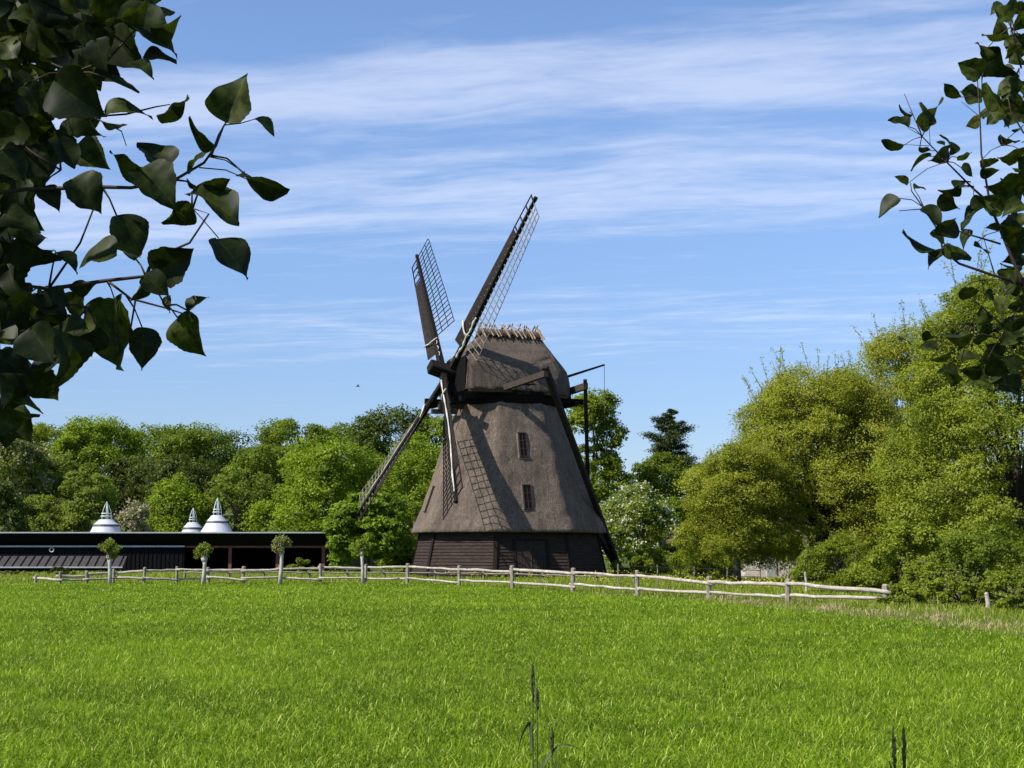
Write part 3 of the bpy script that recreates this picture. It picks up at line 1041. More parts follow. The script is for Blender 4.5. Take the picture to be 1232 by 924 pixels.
# ------------------------------------------------------------------ long low building, left
def build_house():
    Y = 112.0
    g = lambda px, py, y=Y: at(px, py, y)
    x0, x1 = g(-90, 660).x, g(396, 660).x
    o = Vector(((x0 + x1) / 2, Y, 0))
    h = empty('long_building', o, label='long low black building with a flat overhanging roof and red-brown posts', cat='building')
    L = lambda x, y, z: Vector((x, y, z)) - o
    zt, zf = g(200, 640).z, g(200, 655).z
    dep = 11.0
    rf = MB().box(L((x0 + x1) / 2, Y + dep / 2, zt - 0.05), (x1 - x0, dep, 0.10))
    rf.build('roof', M['zinc'], h)
    fa = MB()
    # deep sloping black fascia, cut back underneath at the right end
    zb = g(200, 657).z
    xr = g(388, 657).x
    fa.add([L(x0, Y + .05, zt - .1), L(x1 - .05, Y + .05, zt - .1), L(xr, Y + 1.2, zb), L(x0, Y + 1.2, zb), L(x0, Y + 1.4, zt - .1), L(x1 - .05, Y + 1.4, zt - .1), L(xr, Y + 1.4, zb), L(x0, Y + 1.4, zb)],
           [(0, 3, 2, 1), (4, 5, 6, 7), (0, 1, 5, 4), (1, 2, 6, 5), (2, 3, 7, 6), (3, 0, 4, 7)])
    fa.build('fascia', M['fascia'], h)
    xb = g(216, 657).x
    MB().box(L((xb + xr) / 2, Y + 1.3, g(300, 657.5, Y + 1.3).z), (xr - xb, 0.25, 0.22)).build('red_beam', M['red_wood'], h)
    for px in (277, 334, 389):
        x = g(px, 670, Y + 1.3).x
        MB().box(L(x, Y + 1.3, (zb - .1) / 2), (0.24, 0.24, zb - .1)).build('post', M['red_wood'], h)
    MB().box(L((x0 + x1) / 2, Y + dep - .2, zt / 2 - .1), (x1 - x0 - .4, 0.2, zt - .1)).build('back_wall', M['black_wall'], h)
    MB().box(L(x1 - .9, Y + dep / 2 + 1.5, zt / 2 - .1), (0.15, dep - 4, zt - .2)).build('end_wall', M['black_wall'], h)
    # boarded bay with light gutter
    xl, xm = g(-90, 660).x, g(219, 660).x
    wl = MB().box(L((xl + xm) / 2, Y + 0.9, g(100, 658).z / 2), (xm - xl, 0.16, g(100, 658).z)).build('front_wall', M['blue_black'], h)
    bt = MB()
    xa = g(146, 660).x
    for i in range(14):
        x = xa + (xm - xa) * (i + .5) / 14
        bt.box(L(x, Y + 0.80, g(100, 660).z / 2), (0.06, 0.06, g(100, 660).z - .05))
    bt.build('wall_battens', M['blue_black'], wl)
    MB().box(L((xl + xm) / 2, Y + 0.72, g(100, 657.3).z), (xm - xl + .1, 0.2, 0.12)).build('gutter', M['zinc'], h)
    ring = MB()
    c = L(g(62, 661, Y + .6).x, Y + .66, g(62, 661.5, Y + .6).z)
    ring.tube([c + Vector((math.cos(t) * .17, 0, math.sin(t) * .17)) for t in np.linspace(0, 2 * math.pi, 17)], 0.045, 6)
    ring.build('wall_ring', M['zinc'], h)
    for px in (290, 318, 345, 361):
        pass

    # low lean-to with a seamed roof in front
    Ys = 107.0
    xl, xm = at(-90, 670, Ys).x, at(148, 670, Ys).x
    o2 = Vector(((xl + xm) / 2, Ys, 0))
    s = empty('lean_to_shed', o2, label='low lean-to with a brown ribbed roof in front of the black building', cat='shed')
    L2 = lambda x, y, z: Vector((x, y, z)) - o2
    za, zb = at(50, 682, Ys).z, at(50, 669, Ys + 2.4).z
    r = MB()
    r.add([L2(xl, Ys, za), L2(xm, Ys, za), L2(xm - .35, Ys + 2.4, zb), L2(xl, Ys + 2.4, zb), L2(xl, Ys, za - .06), L2(xm, Ys, za - .06), L2(xm - .35, Ys + 2.4, zb - .06), L2(xl, Ys + 2.4, zb - .06)],
          [(0, 1, 2, 3), (7, 6, 5, 4), (0, 4, 5, 1), (1, 5, 6, 2), (2, 6, 7, 3), (3, 7, 4, 0)])
    r = r.build('shed_roof', M['roof_metal'], s)
    sm = MB()
    k = 0
    x = xm - 0.3
    while x > xl + .3:
        sm.bar(L2(x, Ys + .03, za + .035), L2(x - .3, Ys + 2.38, zb + .035), 0.06, 0.07)
        x -= 0.62
    sm.build('roof_seams', M['fascia'], r)
    MB().box(L2((xl + xm) / 2, Ys - .06, za - .03), (xm - xl, 0.10, 0.10)).build('shed_gutter', M['zinc'], s)
    MB().box(L2((xl + xm) / 2 - .2, Ys + 1.5, za / 2), (xm - xl - .6, 0.12, za)).build('shed_wall', M['black_wall'], s)
    for px in (20, 84, 146):
        MB().box(L2(at(px, 680, Ys).x, Ys + .12, za / 2 - .05), (0.12, 0.12, za - .1)).build('shed_post', M['beam'], s)


build_house()


def cone_pavilion(px, tip, py_cap0, py_cap1, Y, wcap, wbase_at_roof, label):
    c = at(px, 650, Y)
    g = lambda p: at(px, p, Y).z
    o = Vector((c.x, Y, 0))
    k = Y / F
    t = empty('cone_pavilion', o, label=label, cat='pavilion', group='white cone roofs behind the long building')
    rw = wcap / 2 * k
    zc0, zc1 = g(py_cap0), g(py_cap1)              # bottom and top of the cap collar
    zr = g(640)
    rb = wbase_at_roof / 2 * k
    # lower cone flares and carries on down to a round wall
    slope = (rb - rw) / max(0.05, zc0 - zr)
    zw = 2.3
    re_ = rb + (zr - zw) * slope * 0.9
    cone = MB().lathe([(re_, zw), (rb, zr), (rw * 1.02, zc0 - .05), (rw * .9, zc0 - .05)], seg=40).build('cone_roof', M['white_roof'], t)
    MB().lathe([(re_ - .5, 0), (re_ - .5, zw + .1)], seg=40).build('round_wall', M['black_wall'], t, True)
    MB().lathe([(rw * .9, zc0 - .14), (rw * 1.06, zc0 - .12), (rw * 1.06, zc0 + .04), (rw * .9, zc0 + .06)], seg=40).build('dark_ring', M['dark_ring'], t, True)
    MB().lathe([(rw * .98, zc0 + .045), (rw * 1.0, zc0 + .08), (rw * .80, zc0 + (zc1 - zc0) * .5), (rw * .58, zc1 - .03), (rw * .5, zc1), (0.02, zc1 + .02)], seg=40).build('collar', M['white_roof'], t)
    ln = MB()
    zt = g(tip)
    rl = rw * 0.42
    H = zt - zc1
    ln.tube([(0, 0, zc1), (0, 0, zt)], [.05, .035], 6)
    for q in range(5):
        a = q * math.pi / 2.5 + .3
        ln.tube([(rl * math.cos(a) * f, rl * math.sin(a) * f, zc1 + H * z) for f, z in ((1, 0), (1.0, .22), (.8, .5), (.42, .78), (.06, .95))], 0.026, 5)
    for z, f in ((.18, 1.0), (.34, .93)):
        ln.tube([(rl * f * math.cos(a), rl * f * math.sin(a), zc1 + H * z) for a in np.linspace(0, 2 * math.pi, 19)], .045, 5)
    ln.build('spire_cage', M['pale_metal'], t, True)


cone_pavilion(127, 603.5, 632, 625, 120, 29, 36, 'white cone roof with cage spire standing alone at the left of the roofline')
cone_pavilion(231.5, 611, 635.5, 628.5, 128, 22, 26, 'smaller lower white cone roof with cage spire in front left of the bigger one')
cone_pavilion(260.5, 599, 628, 620, 120, 24, 38, 'tallest white cone roof with cage spire, right of the small one')


# ------------------------------------------------------------------ fences
def wob(a, b, n, amp, rr):
    out = []
    for i in range(n + 1):
        t = i / n
        p = a.lerp(b, t)
        out.append(p + Vector((rr.uniform(-1, 1), rr.uniform(-1, 1), rr.uniform(-1, 1))) * amp * (1 if 0 < i < n else .2))
    return out


def build_fences():
    rr = random.Random(12)
    posts = [(42.6, 703, 692), (71.6, 703.5, 688), (104, 703, 687.5), (136, 702.5, 685), (173, 702.5, 683), (212.7, 702, 682), (250.6, 702, 683), (293, 702, 682),
             (337, 702, 680), (385.7, 702, 679), (439.5, 702, 679.5), (490, 703, 678.5), (552.7, 705.5, 681), (616.5, 709.5, 681), (689, 713, 684), (767.3, 717, 687), (852.6, 721, 694.5), (948, 727, 697), (1065, 731, 704)]
    g0 = [ground_at(x, y) for x, y, _ in posts]
    o = g0[9].copy()
    fence = empty('rail_fence', o, label='long silvery split-rail fence running across the field edge below the mill', cat='fence')
    tops = []
    for (px, py, tp), g in zip(posts, g0):
        z = at(px, tp, g.y).z
        big = rr.uniform(.9, 1.25)
        w = 0.085 * big * (1.0 if px < 460 else 1.12)
        lean = Vector((rr.uniform(-.04, .04), rr.uniform(-.03, .03), 0))
        b = Vector((g.x, g.y, -0.25))
        m = MB().tube([b - o, b.lerp(Vector((g.x, g.y, z)) + lean, .5) - o + Vector((rr.uniform(-.015, .015), 0, 0)), Vector((g.x, g.y, z)) + lean - o, Vector((g.x, g.y, z + .03)) + lean - o],
                      [w * 1.1, w * rr.uniform(.9, 1.05), w * rr.uniform(.9, 1.1), w * .6], 7)
        m.build('post', M['post'], fence)
        tops.append((Vector((g.x, g.y, z)), z))
    # rails: (upper offset below the post top, lower height) per bay, in photo pixels at each end
    for i in range(len(posts) - 1):
        (a, za), (b, zb) = tops[i], tops[i + 1]
        sc = 1 if i >= 11 else 0.9
        nrm = Vector((0.03, -0.12, 0))
        ua, ub = za - rr.uniform(.10, .20), zb - rr.uniform(.14, .28)
        if i == 0: ua, ub = za - .12, zb - .42
        if i == 1: ua = za - .22
        dirx = (b - a).normalized()
        A = Vector((a.x, a.y, ua)) - dirx * rr.uniform(.08, .22) + nrm * rr.choice((1, -1))
        B = Vector((b.x, b.y, ub)) + dirx * rr.uniform(.08, .25) + nrm * rr.choice((1, -1))
        r0 = rr.uniform(.054, .074)
        MB().tube([p - o for p in wob(A, B, 6, .024, rr)], [r0 * rr.uniform(.85, 1.15) for _ in range(7)], 7).build('rail', M['rail'], fence, True)
        la, lb = rr.uniform(.22, .34), rr.uniform(.16, .32)
        if i < 1: continue
        A = Vector((a.x, a.y, la)) - dirx * rr.uniform(.05, .2) + nrm * rr.choice((1, -1))
        B = Vector((b.x, b.y, lb)) + dirx * rr.uniform(.05, .2) + nrm * rr.choice((1, -1))
        r0 = rr.uniform(.045, .062)
        MB().tube([p - o for p in wob(A, B, 6, .024, rr)], [r0 * rr.uniform(.8, 1.15) for _ in range(7)], 7).build('rail', M['rail'], fence, True)
    # lower fence behind, between the pollards and the mill
    pp = [(222, 692, 81), (276, 692, 80), (318, 692, 79.5), (372, 692, 79), (418, 692, 78.5), (463, 692, 78), (523, 693, 77), (582, 694, 76), (653, 696, 74), (718, 697, 72), (763, 698, 70.5)]
    o2 = Vector((at(463, 690, 78).x, 78, 0))
    f2 = empty('rear_fence', o2, label='low greyer single-rail fence behind the long split-rail fence', cat='fence')
    prev = None
    for px, py, Y in pp:
        b = Vector((at(px, 690, Y).x, Y, 0))
        z = at(px, py - 6.5 + rr.uniform(-1, 1), Y).z
        z = max(.55, z)
        MB().tube([b - o2 - Vector((0, 0, .2)), b + Vector((rr.uniform(-.03, .03), 0, z)) - o2], [.075, .065], 7).build('post', M['rail_dark'], f2)
        cur = b + Vector((0, -.1, z - .14))
        if prev is not None:
            MB().tube([p - o2 for p in wob(prev, cur, 5, .03, rr)], .042, 6).build('rail', M['rail_dark'], f2, True)
        prev = cur
    # wire fence before the trees, right of the mill
    Y = 66.0
    o3 = Vector((at(840, 690, Y).x, Y, 0))
    f3 = empty('wire_fence', o3, label='thin dark wire fence with slim stakes under the trees right of the mill', cat='fence')
    ps = []
    for px in (742, 790, 835, 876, 918):
        b = Vector((at(px, 690, Y).x, Y + (px - 840) * .01, 0))
        z = at(px, 680.5 + (px - 742) * .035, Y).z
        MB().tube([b - o3 - Vector((0, 0, .2)), b + Vector((rr.uniform(-.03, .03), 0, z + .08)) - o3], .035, 6).build('stake', M['rail_dark'], f3)
        ps.append(b + Vector((0, -.03, z)))
    for k, dz in enumerate((0, .3)):
        w = MB()
        w.tube([p - o3 - Vector((0, 0, dz)) for p in ps], .014, 5).build('wire', M['wire'], f3)
    # lone stakes
    def stake(px, top, base, Y, r, mat, label):
        b = Vector((at(px, base, Y).x, Y, 0))
        z = at(px, top, Y).z
        m = MB().tube([Vector((0, 0, -.25)), Vector((.01, 0, z * .5)), Vector((rr.uniform(-.04, .0), 0, z)), Vector((-.02, 0, z + .03))], [r * 1.1, r, r * .92, r * .5], 8)
        ob = m.build('stake', mat, None, False, b)
        tag(ob, label, 'post')
    stake(1189, 714, 742, 39.5, .062, M['rail'], 'pale weathered stake standing alone in front of the bramble bank')
    stake(970, 689, 705, 55, .05, M['rail'], 'short pale stake behind the rail fence beside the bright green shrub')


build_fences()


# ------------------------------------------------------------------ trees and shrubs
def crown_arrays(rng, hw, hd, H, shape, nlobe, nclump, nleaf, size, lr=0.36, spread=0.5, flat=0.6):
    if shape == 'round': rad = lambda z: np.sqrt(np.maximum(0, 1 - np.abs(2 * z - 0.95) ** 2.3))
    elif shape == 'dome': rad = lambda z: np.sqrt(np.maximum(0, 1 - z ** 2.2)) * (0.86 + 0.14 * np.minimum(1, z * 4))
    elif shape == 'egg': rad = lambda z: np.sqrt(np.maximum(0, 1 - np.abs((z - .38) / .64) ** 2.2))
    else: rad = lambda z: np.maximum(0.05, 1 - z)
    r0 = lr * min(hw, H * 0.5)
    zn = rng.random(nlobe) ** 0.85
    zc = r0 * .6 + zn * (H - 1.6 * r0)
    th = rng.uniform(0, 2 * np.pi, nlobe)
    fr = rng.uniform(0.35, 1.0, nlobe) ** 0.55
    rr = rad(zc / H) * fr
    lob = r0 * rng.uniform(0.65, 1.2, nlobe)
    cx = np.cos(th) * np.maximum(0, rr * hw - lob * .7)
    cy = np.sin(th) * np.maximum(0, rr * hd - lob * .7)
    # a crowning lobe so the top height is met, and two side lobes for the width
    zc[0], cx[0], cy[0] = H - lob[0], rng.normal(0, .1) * hw, 0
    zmax = 0.45 if shape != 'dome' else 0.25
    zc[1], cx[1], cy[1] = H * zmax, hw - lob[1], 0
    zc[2], cx[2], cy[2] = H * (zmax + .08), -hw + lob[2], 0
    C = np.stack([cx, cy, zc], 1)
    d = norm(rng.normal(size=(nlobe, nclump, 3)) + np.array([0, 0, .25]) + (norm(C * [1, 1, 0]) * .55)[:, None, :])
    rc = rng.uniform(0.72, 1.10, (nlobe, nclump, 1)) ** 0.8
    Pc = C[:, None] + d * lob[:, None, None] * rc * np.array([1.1, 1.1, .85])
    cl = lob[:, None, None, None] * spread
    off = rng.normal(size=(nlobe, nclump, nleaf, 3)) * np.array([.5, .5, .5 * flat]) * cl
    P = (Pc[:, :, None] + off).reshape(-1, 3)
    dd = np.broadcast_to(d[:, :, None], off.shape).reshape(-1, 3)
    N = dd * .55 + np.array([0, 0, .5]) + rng.normal(size=P.shape) * .55
    lt = np.broadcast_to(rng.normal(0, .13, (nlobe, 1, 1)) + rng.normal(0, .16, (nlobe, nclump, 1)), off.shape[:3]).reshape(-1)
    tint = np.clip(.45 + lt + rng.normal(0, .15, len(P)), 0, .95)
    k = P[:, 2] > 0.02
    P, N, tint = P[k], N[k], tint[k]
    return P, N, tint, C, lob, Pc.reshape(-1, 3), d.reshape(-1, 3)


def trunk_mb(rng, H, r, C, nlimb, base_len=0.5, fork=0.25):
    mb = MB()
    top = np.array([0, 0, H * base_len])
    j = rng.normal(0, .12 * r, 2)
    mb.tube([(0, 0, -.3), (j[0], j[1], H * base_len * .3), (j[0] * 2, -j[1], H * base_len * .65), tuple(top)], [r * 1.35, r, r * .8, r * .5], 9)
    idx = rng.permutation(len(C))[:nlimb]
    for i in idx:
        c = C[i]
        s = np.array([0, 0, min(c[2] * .75, H * base_len * rng.uniform(fork, .95))])
        m = s + (c - s) * .5 + np.array([0, 0, .12 * np.linalg.norm(c - s)]) + rng.normal(0, .05, 3) * np.linalg.norm(c - s)
        q = r * rng.uniform(.25, .45)
        mb.tube([tuple(s), tuple(m), tuple(c)], [q, q * .6, q * .2], 6)
    return mb


SEED = [100]


def tree(name, label, cat, px, top, w, Y, mat, n, size, shape='round', cb=0.12, bark='bark', group=None, lr=.34, spread=.42, nlobe=None, nclump=26, aspect=.6, trunk_r=None, depth=.9,
         blossom=None, shoots=0, droop=.3, flat=.6, base=None, limbs=9):
    SEED[0] += 1
    rng = np.random.default_rng(SEED[0])
    x = at(px, top, Y).x
    z0 = tz(x, Y)
    H = at(px, top, Y).z - z0
    hw = w / 2 * Y / F
    nlobe = nlobe or 32
    nleaf = max(3, int(n / (nlobe * nclump)))
    o = empty(name, (x, Y, z0), label=label, cat=cat, group=group)
    zc = cb * H
    P, N, tint, C, lob, Pc, dc = crown_arrays(rng, hw, hw * depth, H - zc, shape, nlobe, nclump, nleaf, size, lr, spread, flat)
    P[:, 2] += zc
    C = C + [0, 0, zc]
    Pc = Pc + [0, 0, zc]
    st = None
    if shoots:
        # long whippy shoots breaking the outline
        k = rng.permutation(len(Pc))
        k = [i for i in k if dc[i][2] > 0.1 and Pc[i][2] > H * .35][:shoots]
        sp, sn = [], []
        st = MB()
        for i in k:
            d = dc[i] * .5 + np.array([rng.normal(0, .3), rng.normal(0, .3), .8])
            d /= np.linalg.norm(d)
            ln = rng.uniform(.5, 1.5) * hw * .28
            st.tube([(0, 0, .2 * H), tuple(Pc[i] - d * .3), tuple(Pc[i] + d * ln * .5), tuple(Pc[i] + d * ln)], [.012, .02, .014, .006], 4)
            m = int(ln / size * 2.6) + 4
            t = rng.random(m)
            sp.append(Pc[i] + d * (t * ln)[:, None] + rng.normal(0, size * .5, (m, 3)))
            sn.append(rng.normal(size=(m, 3)) + [0, 0, .6])
        sp = np.concatenate(sp)
        P = np.concatenate([P, sp])
        N = np.concatenate([N, np.concatenate(sn)])
        tint = np.concatenate([tint, rng.uniform(.3, .9, len(sp))])
    sz = size * rng.uniform(.7, 1.25, len(P))
    V = leaf_cards(rng, P, N, sz, aspect, droop)
    tr = trunk_r or max(.10, H * .022)
    tm = trunk_mb(rng, H, tr, C, limbs)
    if st: tm.add(st.v, st.f)
    tm.build('trunk', M[bark], o, True)
    link('crown', quads_mesh('crown', V, tint), M[mat], o)
    if blossom:
        bmat, frac, bs = blossom
        k = (dc[:, 2] > -.25) & (rng.random(len(Pc)) < frac)
        Q = np.repeat(Pc[k] + dc[k] * .12, 9, 0)
        q = Q + rng.normal(0, bs * 1.1, Q.shape)
        V = leaf_cards(rng, q, rng.normal(size=q.shape) + [0, -.3, .8], bs * rng.uniform(.6, 1.2, len(q)), .9)
        link('blossom', quads_mesh('blossom', V, rng.random(len(q))), M[bmat], o)
    return o


def forest():
    G = 'trees of the wooded hill'
    # back row on the hill, left to right
    T = lambda *a, **k: tree('broadleaf_tree', *a, group=G, **k)
    T('rounded hilltop tree rising just right of the lowest foreground leaves at left', 'tree', 58, 507, 122, 200, 'beech', 34425, .36, nlobe=42, lr=.30, cb=.04)
    T('highest domed tree of the left skyline, between two lower ones', 'tree', 116, 501, 133, 196, 'maple', 36720, .36, nlobe=42, lr=.30, cb=.04)
    T('ragged dark green tree with gaps at its top, left of a brownish round one', 'tree', 182, 509, 107, 203, 'oak', 27540, .36, nlobe=42, lr=.30, cb=.04)
    T('round brownish-green skyline tree above the pair of white cones', 'tree', 240, 505, 117, 192, 'oak', 34425, .36, nlobe=42, lr=.30, cb=.04)
    T('low dark skyline tree in the dip right of the round brownish one', 'tree', 294, 515, 107, 205, 'dark', 27540, .36, nlobe=42, lr=.30, cb=.04)
    T('dark green skyline tree behind the top of the big bright maple', 'tree', 352, 503, 110, 200, 'oak', 32130, .36, nlobe=42, lr=.30, cb=.04)
    T('flat-topped skyline tree between the bright maple and the sail tips', 'tree', 416, 508, 115, 204, 'oak', 32130, .36, nlobe=42, lr=.30, cb=.04)
    T('tallest dark hilltop tree, left of the lower left sail', 'tree', 477, 486, 117, 190, 'dark', 36720, .36, nlobe=42, lr=.30, cb=.04)
    T('hilltop tree half hidden behind the left side of the mill tower', 'tree', 545, 497, 128, 190, 'oak', 32130, .36, nlobe=42, lr=.30, cb=.04)
    T('dark tree at the left picture edge on the hill', 'tree', -20, 500, 140, 185, 'oak', 32130, .36, nlobe=42, lr=.30, cb=.04)
    # hillside
    tree('flowering_tree', 'tree with pinkish cream blossom at the left edge of the hillside', 'tree', 14, 522, 92, 165, 'olive', 16000, .34, group=G, blossom=('blush', .6, .34))
    T('spreading bright tree on the slope above the left white cone', 'tree', 72, 545, 110, 172, 'olive', 16000, .36)
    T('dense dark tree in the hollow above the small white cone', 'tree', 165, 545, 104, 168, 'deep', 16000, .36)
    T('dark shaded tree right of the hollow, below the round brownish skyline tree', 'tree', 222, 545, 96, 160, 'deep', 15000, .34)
    T('olive tree with its trunk showing, right of the tallest white cone', 'tree', 286, 560, 84, 142, 'olive', 10000, .30, nlobe=18, lr=.34, cb=.2, limbs=16, trunk_r=.35)
    T('leafy tree between the olive tree and the big bright maple, higher on the slope', 'tree', 322, 533, 96, 165, 'oak', 16000, .36)
    T('bright green tree behind the lower left sail beside the mill', 'tree', 500, 520, 120, 132, 'maple', 26000, .27, shape='dome', cb=.03)
    T('broad bright green maple behind the right end of the long building', 'tree', 402, 526, 196, 138, 'maple', 46000, .30, shape='dome', cb=.05, nlobe=46, lr=.30)
    T('dark tree at the far left edge behind the shed', 'tree', 0, 575, 80, 130, 'dark', 14000, .28, shape='dome', cb=.03)
    tree('willow_tree', 'broad dull olive tree behind the left white cone', 'tree', 92, 566, 156, 134, 'olive', 40000, .24, shape='dome', cb=.05, nlobe=40, lr=.28, group=G)
    tree('shrub', 'fresh yellow-green shrub behind the small white cone', 'shrub', 206, 570, 104, 140, 'maple', 22000, .27, shape='dome', cb=.03, group=G)
    tree('shrub', 'pale whitish shrub just right of the left white cone', 'shrub', 163, 604, 52, 128, 'pale', 10000, .22, shape='dome', cb=.03, group=G, blossom=('blush', .3, .25))
    tree('chestnut_tree', 'round low chestnut with big leaf clumps between building and mill', 'tree', 444, 590, 104, 103, 'chestnut', 26000, .30, shape='egg', cb=.04, nlobe=30, lr=.34, spread=.42, flat=.4)
    tree('shrub', 'low dark shrub in the gap between the chestnut and the mill base', 'shrub', 487, 640, 60, 108, 'beech', 8000, .22, shape='dome', cb=.0)
    tree('shrub', 'small green bush standing before the open bay of the building', 'shrub', 362, 671, 34, 109, 'beech', 2600, .16, shape='dome', cb=.0, nlobe=10)
    tree('shrub', 'small dark bush under the lean-to at the left', 'shrub', 74, 682, 32, 96, 'dark', 2600, .15, shape='dome', cb=0, nlobe=10)
    tree('shrub', 'low sprawling bush at the left picture edge before the lean-to', 'shrub', 12, 687, 60, 92, 'oak', 3600, .15, shape='dome', cb=0, nlobe=12)
    # right of the mill
    G2 = None
    tree('broadleaf_tree', 'tall dense green tree directly behind the right side of the mill', 'tree', 712, 470, 92, 128, 'beech', 34000, .27, cb=.04, nlobe=34, lr=.34, shape='egg')
    tree('broadleaf_tree', 'rounded green tree just below the ragged pine top right of the mill', 'tree', 801, 543, 108, 134, 'oak', 26000, .26, shape='egg', cb=.03, nlobe=30)
    tree('hawthorn_tree', 'hawthorn covered in white blossom right of the mill tail', 'tree', 765, 582, 92, 113, 'beech', 26000, .19, shape='egg', cb=.03, nlobe=30, blossom=('blossom', .62, .21))
    tree('shrub', 'bright green bush between the white hawthorn and the dark conifer', 'shrub', 806, 596, 62, 117, 'maple', 12000, .2, shape='dome', cb=0)
    tree('broadleaf_tree', 'slender light green tree between the conifer and the big willow', 'tree', 850, 556, 62, 122, 'olive', 14000, .24, shape='egg', cb=.03)
    tree('flowering_shrub', 'small whitish flowering shrub low beside the hawthorn', 'shrub', 822, 634, 66, 94, 'oak', 9000, .16, shape='dome', cb=0, blossom=('blush', .35, .14))
    tree('willow_tree', 'huge pale olive willow with whippy shoots standing behind the wire fence', 'tree', 985, 438, 262, 74, 'willow', 230000, .14, shape='dome', cb=.0, nlobe=125, nclump=34, lr=.235, shoots=110, aspect=.40, limbs=30, trunk_r=.32, bark='bark_dark', spread=.34)
    tree('willow_tree', 'lower light green willow spray at the left foot of the huge one', 'tree', 884, 528, 142, 70.5, 'willow', 76000, .13, shape='dome', cb=.0, nlobe=34, shoots=26, aspect=.36)
    tree('broadleaf_tree', 'tall yellowish tree filling the skyline between the willow and the ash', 'tree', 1082, 392, 236, 80, 'willow', 120000, .145, shape='dome', cb=.0, nlobe=84, nclump=30, lr=.23, shoots=60, aspect=.45)
    tree('ash_tree', 'tallest green ash at the right edge behind the hanging leaves', 'tree', 1212, 322, 330, 64, 'ash', 250000, .145, shape='dome', cb=.0, nlobe=125, nclump=34, lr=.22, spread=.36, shoots=70, aspect=.45, limbs=24, trunk_r=.3, bark='bark_dark')
    tree('shrub', 'bright yellow-green shrub just behind the right end of the fence', 'shrub', 1006, 641, 104, 56, 'bright', 26000, .095, shape='dome', cb=0, nlobe=26, shoots=30, aspect=.4)
    tree('shrub', 'dark-leaved shrub mound right of the bright yellow-green one', 'shrub', 1085, 626, 112, 54, 'bramble', 26000, .11, shape='dome', cb=0, nlobe=28, lr=.32)
    tree('shrub', 'deep green shrub in the shade under the tallest ash', 'shrub', 1180, 630, 150, 57, 'oak', 22000, .12, shape='dome', cb=0, nlobe=28)
    tree('bramble_bush', 'tall leafy bramble mound behind the fence end and below the dark shrub', 'bush', 1122, 676, 110, 46.5, 'bramble', 22000, .085, shape='dome', cb=0, nlobe=28, lr=.32, shoots=24)
    tree('bramble_bush', 'small bramble growing around the end post of the rail fence', 'bush', 1084, 703, 58, 42.5, 'bramble', 7000, .08, shape='dome', cb=0, nlobe=18, lr=.32, shoots=10)
    tree('bramble_bush', 'low bramble between the fence end and the lone stake', 'bush', 1152, 694, 108, 42.5, 'bramble', 18000, .085, shape='dome', cb=0, nlobe=26, lr=.3, shoots=20)
    tree('bramble_bush', 'bright bramble at the picture edge right of the lone stake', 'bush', 1246, 702, 92, 38.5, 'bright', 16000, .08, shape='dome', cb=0, nlobe=24, lr=.3, shoots=16)
    tree('bramble_bush', 'bramble mound at the right edge behind the lone stake', 'bush', 1218, 686, 120, 42, 'bramble', 24000, .085, shape='dome', cb=0, nlobe=28, lr=.3, shoots=20)

    tree('shrub', 'dark shrub filling the space under the left edge of the willow', 'shrub', 848, 628, 84, 80, 'oak', 16000, .15, shape='dome', cb=0)
    tree('shrub', 'low green shrub at the foot of the white hawthorn', 'shrub', 772, 655, 70, 92, 'beech', 10000, .15, shape='dome', cb=0)
    for px, top, w, lab in ((890, 545, 150, 'tree glimpsed behind the left side of the big willow'), (985, 510, 170, 'tree glimpsed through the middle of the big willow'),
                            (1090, 500, 130, 'tree behind the gap between willow and ash'), (1195, 470, 140, 'tree behind the tallest ash at the right edge')):
        T(lab, 'tree', px, top, w, 140, 'oak', 14000, .30, shape='dome', cb=.0)


forest()


def conifer_top():
    """the ragged crown of the pine: flat plates of needles on level boughs"""
    rng = np.random.default_rng(77)
    Y = 136.0
    x = at(806, 500, Y).x
    z0 = tz(x, Y)
    k = Y / F
    H = at(806, 492, Y).z - z0
    o = empty('pine_tree', (x, Y, z0), label='dark pine with layered boughs showing above the rounded green tree', cat='tree')
    mb = MB().tube([(0, 0, -.3), (.1, 0, H * .6), (.02, 0, H)], [.28, .18, .03], 8)
    P, N = [], []
    for i in range(26):
        t = i / 25
        z = H * (.62 + .37 * t)
        ln = (2.7 * (1 - t) ** .7 + .22) * rng.choice([.4, .7, .9, 1.15])
        a = rng.uniform(0, 2 * np.pi)
        d = np.array([math.cos(a) + .12, math.sin(a), .12 + .55 * t])
        mb.tube([(0, 0, z), tuple(d * ln * .5 + [0, 0, z]), tuple(d * ln + [0, 0, z])], [.06, .04, .015], 5)
        m = int(620 * (ln / 2 + .25))
        s = rng.uniform(.25, 1.08, m)
        P.append(d * (s * ln)[:, None] + [0, 0, z] + rng.normal(size=(m, 3)) * np.array([.28, .28, .10]) * (ln / 2 + .35))
        N.append(rng.normal(size=(m, 3)) * .5 + [0, 0, 1])
    P, N = np.concatenate(P), np.concatenate(N)
    mb.build('trunk', M['bark_dark'], o)
    V = leaf_cards(rng, P, N, np.full(len(P), .26), .35, 0)
    link('crown', quads_mesh('crown', V, rng.random(len(P))), M['pine'], o)


conifer_top()


